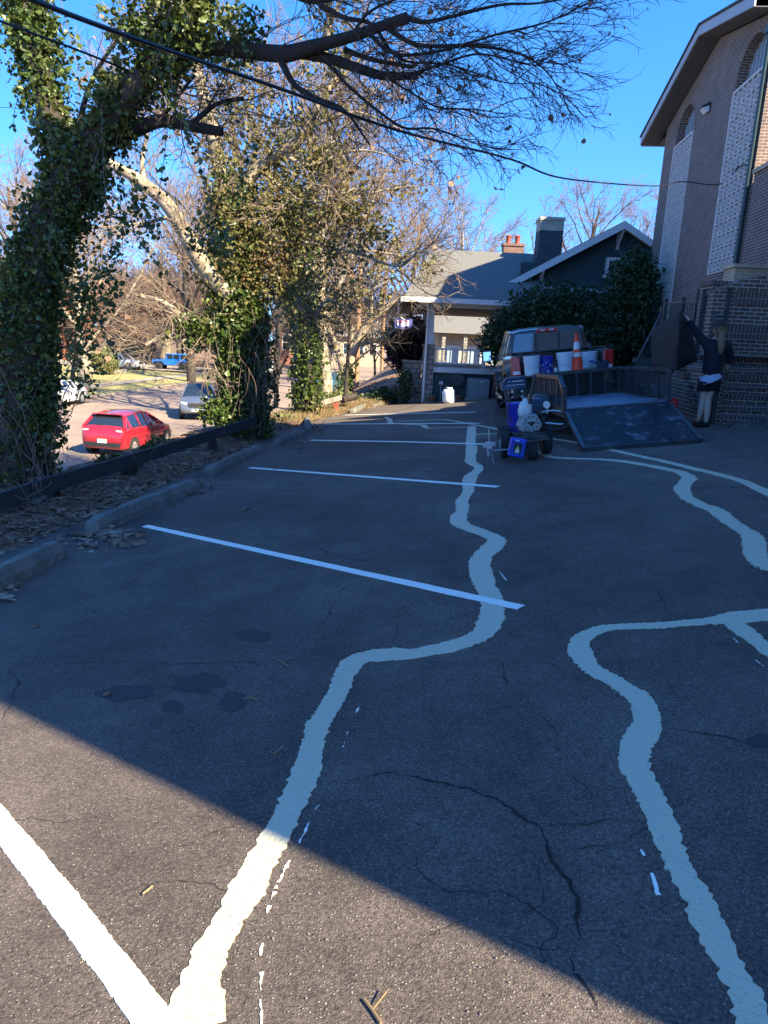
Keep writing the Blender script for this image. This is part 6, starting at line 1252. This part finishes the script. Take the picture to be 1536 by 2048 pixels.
shrub('evergreen_tree', 'tall dark evergreen squeezed between the gable and the church wall', g0(7.55, 23.4), [(0, 0, 2.4, .9, .9, 1.9, .9), (.05, .2, 3.3, .7, .7, 1.1, .4), (-.8, 0, 1.4, .9, .8, 1.4, .6)], .085, m_ever, 12000)
shrub('burgundy_shrub', 'dark burgundy rounded shrub tree left of the porch', at(805, 772, 27.5), [(0, 0, 1.55, .78, .8, .95, 1.0), (.3, 0, 2.0, .5, .6, .6, .4)], .11, m_burg, 5200)
shrub('green_shrub', 'green shrub beside the garden wall across the street', gz(210, 748, ZS+.3), [(0, 0, 1.1, 1.3, 1.2, 1.1, 1)], .16, m_shrub, 2600)
shrub('green_shrub', 'grey green twiggy bush beside the russet tree trunk across the street', gz(160, 745, ZS+.3), [(0, 0, 1.2, .7, .8, 1.2, 1)], .14, mat('sage_leaf', (.25, .24, .15), .8, (.33, .3, .2), 1, trans=.2, island=1), 900)
shrub('low_shrub', 'low dark shrub in the bed before the stone pier', g0(-.2, 25.4), [(0, 0, .35, .6, .4, .35, 1)], .07, m_ever, 1800, 'low shrubs in the bed at the lot end')
shrub('low_shrub', 'sunlit low shrub in the bed at the end of the guard rail', np.array([-1.6, 25.2, -1.0]), [(0, 0, .3, .8, .5, .3, 1)], .07, m_shrub, 1800, 'low shrubs in the bed at the lot end')
shrub('low_shrub', 'scraggly shrub leaning on the stone pier', g0(.55, 24.9), [(0, 0, .7, .3, .25, .7, 1)], .07, m_ever, 700, 'low shrubs in the bed at the lot end')
shrub('ivy_clump', 'ivy clump growing at the rail post below the red hatchback', np.array([-3.75, 10.2, LZ(-3.1, 10.2)]), [(-.25, 0, .12, .35, .3, .2, 1)], .06, m_ivy, 420, 'ivy clumps along the guard rail')
shrub('ivy_clump', 'sunlit ivy clump on the verge between rail post and thick ivy column', np.array([-4.1, 12.6, LZ(-3.1, 12.6)-.2]), [(0, 0, .22, .4, .4, .3, 1)], .06, m_ivy, 700, 'ivy clumps along the guard rail')
shrub('ivy_clump', 'ivy mound hiding the bonnet of the silver car', np.array([-4.55, 16.2, LZ(-3.1, 16.2)-.62]), [(0, 0, 0, .40, .4, .28, 1)], .06, m_ivy, 600, 'ivy clumps along the guard rail')
shrub('ivy_clump', 'leafy ground ivy at the foot of the sunlit ivy trunk', np.array([-2.9, 19.5, LZ(-2.5, 19.5)-.05]), [(0, 0, .1, .5, .9, .22, 1)], .06, m_shrub, 800, 'ivy clumps along the guard rail')
# ================================================================= GUARD RAIL, LITTER
m_rail = mat('black_timber', (.018, .022, .026), .8, (.03, .034, .036), 6, .5, 30, stretch=(6, 1, 6)); m_post = mat('post_timber', (.05, .032, .028), .9, (.03, .02, .018), 6, .6, 30)
rp = [at(-60, 1025, 6.6), at(84, 974, 7.75), at(270, 919, 9.95), at(434, 866, 13.0), at(512, 842, 14.9)]
fr = thing('guard_rail', 'low black timber guard rail on posts along the left edge of the lot', 'guard rail', Mv(rp[1]))
for a, b in zip(rp[:-1], rp[1:]): mb = MB(); d = nrm(b-a); mb.beam(a+d*.004, b-d*.004, .05, .19); mb.build('board', m_rail, fr, world=True, bevel=.006)
for p in (at(62, 985, 7.5), at(118, 965, 8.2), rp[2], rp[3]):
    z0 = float(H(p[0]-.08, p[1])); mb = MB(); mb.beam((p[0]-.09, p[1]+.02, z0-.2), (p[0]-.09, p[1]+.0, p[2]+.07), .13, .13, up=(0, 1, 0)); mb.build('post', m_post, fr, world=True, bevel=.01)
VN = TT()
for p in (at(62, 985, 7.4), rp[2], rp[3]):
    for k in range(24): VN.poly(wander(p+np.array([rng.normal()*.12, -.06, rng.uniform(-.45, .05)]), (rng.normal(), -.1, rng.normal()), rng.uniform(.3, .8), 10, .5), .004, 4)
VN.build('dead_vines', MC['vine_stem'], fr)
f2 = [at(586, 822, 21.2), at(634, 808, 21.6), at(683, 795, 22.2)]
fr2 = thing('guard_rail', 'short sunlit weathered rail section with red posts at the far end of the lot', 'guard rail', Mv(f2[0]))
for a, b in zip(f2[:-1], f2[1:]): mb = MB(); mb.beam(a, b, .04, .15); mb.build('board', mat('grey_timber', (.26, .22, .19), .9, (.17, .14, .12), 6), fr2, world=True)
for p in (f2[0]+.0, at(638, 812, 21.7), at(672, 802, 22.1)):
    mb = MB(); mb.beam((p[0], p[1]+.07, float(H(p[0], p[1]))-.2), (p[0], p[1]+.07, p[2]+.03), .12, .12, up=(0, 1, 0)); mb.build('post', mat('red_post', (.3, .07, .045), .85), fr2, world=True)
mb = MB(); a, b = at(684, 800, 22.6), at(712, 792, 23.2); mb.tube([a, b], .11, 10); o = mb.build('fallen_log', m_bark, None, smooth=True); tag(o, 'dark log lying at the end of the short sunlit rail', 'log')
# litter on the berm and verge
n = 26000; Yl = rng.uniform(2.5, 25, n); dl_ = rng.uniform(-.12, 1.9, n)**1.0; Xl = xe(Yl)-dl_; Zl = H(Xl, Yl)+rng.uniform(.0, .03, n); Zl = np.where(dl_ < 0, LZ(Xl, Yl)+.012, Zl)
o = leaves('leaf_litter', np.stack([Xl, Yl, Zl], 1), .046, m_dry, None, world=False, flat=True); tag(o, kind='stuff')
n = 5000; Yl = rng.uniform(6, 40, n); tl_ = rng.uniform(0, 1, n); Xl = xe(Yl)-1.9-tl_*(xe(Yl)-1.9-xk(Yl)+1.5); Zl = np.maximum(H(Xl, Yl), ZS)+.02
o = leaves('verge_litter', np.stack([Xl, Yl, Zl], 1), .09, m_rust, None, world=False, flat=True); tag(o, kind='stuff')
pl_ = []
for x, y, rx, ry, nn in ((222, 1068, 28, 12, 90), (165, 1075, 25, 12, 60), (395, 968, 22, 9, 60), (250, 1085, 16, 6, 12), (20, 1180, 12, 10, 8), (635, 858, 14, 7, 60), (590, 886, 10, 4, 20), (485, 895, 10, 5, 14), (1488, 848, 40, 4, 26), (1440, 853, 20, 3, 10)):
    for k in range(nn): pl_.append(G(x+rng.normal()*rx, y+rng.normal()*ry, rng.uniform(.006, .04)))
o = leaves('leaf_pile', np.array(pl_), .062, m_dry, None, world=False, flat=True); tag(o, kind='stuff')
n = 5200; Ys_ = rng.uniform(19, 25.2, n); Xs_ = xe(Ys_)-rng.uniform(-.1, 1.5, n); STR = np.array([(0, 0, 0), (-.03, .3, .02), (-.03, .7, .05), (0, 1.3, .0), (.03, .7, .05), (.03, .3, .02)])
V, F = leaf_arrays(np.stack([Xs_, Ys_, H(Xs_, Ys_)+.05], 1), .16, shape=STR, droop=-.3); o = bulk('dry_grass', V, F, m_straw); tag(o, kind='stuff')
# loose leaves lying singly on the asphalt
LF = []
for k in range(11): a = math.pi*(-.5+.2*k)+math.pi/2*0; 
def big_leaf(M, lb, m, s):
    mb = MB(); pts = []; nn = 15
    for k in range(nn):
        a = 2*math.pi*k/nn-math.pi/2; r = s*(1.0 if k % 3 == 0 else .62 if k % 3 == 1 else .55)*(1 if k else .45); pts.append((r*math.cos(a), r*math.sin(a), .12*s*math.sin(3*a)+.10*s*abs(math.cos(a))))
    mb.add([(0, 0, .01)]+pts, [(0, k+1, (k+1) % nn+1) for k in range(nn)]); mb.tube([(0, -s*.3, .01), (s*.1, -s*1.2, .02)], .0025, 4)
    o = mb.build('dry_leaf', m, None); o.matrix_world = M; tag(o, lb, 'leaf', 'loose leaves on the asphalt'); return o
named = {(345, 1010): 'dry leaf just below the right end of the second wheel stop', (318, 1034): 'small dry leaf touching the left end of the longest bay line', (552, 938): 'tiny pale leaf scrap beside the start of the third bay line', (240, 1082): 'brown leaf at the right edge of the leaf pile', (262, 1085): 'curled brown leaf below the leaf pile', (165, 1092): 'greenish brown leaf between the first two wheel stops', (72, 1252): 'small pale leaf scrap alone near the left edge', (700, 905): 'dry leaf in the bay between third and fourth lines, left part', (560, 892): 'dry leaf beside the lower end of the fourth wheel stop', (600, 905): 'small dry leaf between fourth wheel stop and third bay line', (515, 948): 'small dry leaf just under the left end of the third bay line', (580, 946): 'small dry leaf under the third bay line', (445, 955): 'small dry leaf above the longest bay line near the litter', (25, 1172): 'pale leaf tucked against the leftmost wheel stop', (720, 870): 'dry leaf near the fourth bay line', (650, 925): 'small dry leaf above the middle of the third bay line', (487, 1019): 'largest pale dry leaf lying alone above the longest white bay line', (546, 918): 'dry leaf lying just above the left end of the third bay line', (215, 1387): 'small pale dry leaf inside the oil stains in the shade', (860, 943): 'yellow leaf right of centre between the third and fourth bay lines'}
for x, y, s in [(487, 1019, .085), (546, 918, .07), (345, 1010, .06), (318, 1034, .05), (552, 938, .05), (240, 1082, .07), (262, 1085, .06), (165, 1092, .06), (215, 1387, .028), (72, 1252, .03), (860, 943, .06), (700, 905, .05), (560, 892, .06), (600, 905, .04), (515, 948, .045), (580, 946, .04), (445, 955, .04), (25, 1172, .06), (720, 870, .05), (650, 925, .03)]:
    p = G(x, y, .006); M = Ml(p)@Matrix.Rotation(rng.uniform(0, 6.3), 4, 'Z'); big_leaf(M, named.get((x, y), 'small dry brown leaf lying on the shaded asphalt near the wheel stops'), m_dry, s)
for pts, lb in (([(730, 2000), (745, 2020), (762, 2046)], 'forked dry twig lying in the sun at the bottom edge'), ([(486, 1398), (500, 1394), (517, 1399)], 'pale bit of twig beside the right oil stain'), ([(555, 1320), (566, 1325), (578, 1333)], 'pale straw lying near the first bend of the long cream strip'), ([(285, 1788), (305, 1772)], 'tiny reddish twig in the sunlit corner'), ([(540, 1502), (548, 1508), (562, 1496)], 'small bent straw left of the long cream strip')):
    P = [G(x, y, .008) for x, y in pts]; mb = MB(); mb.tube(P, .0035, 5)
    if len(pts) == 3: mb.tube([P[1], P[1]+np.array([.05, .06, .02])*.6], .002, 4)
    o = mb.build('dry_twig', m_straw, None, smooth=True); tag(o, lb, 'twig')
# small pale grit on the lot
GR = MB(); 
for k in range(700):
    x = rng.uniform(0, 1536); y = rng.uniform(900, 2040); p = G(x, y, .003); s = rng.uniform(.0012, .003)*(1+p[1]*.10)
    if p[0] < xe(p[1])+.05: continue
    GR.add([p+np.array([-s, 0, 0]), p+np.array([0, -s, .001]), p+np.array([s, 0, 0]), p+np.array([0, s, .001]), p+np.array([0, 0, s])], [(0, 1, 4), (1, 2, 4), (2, 3, 4), (3, 0, 4)])
o = GR.build('grit', mat('pale_grit', (.20, .185, .16), .9)); tag(o, kind='stuff')
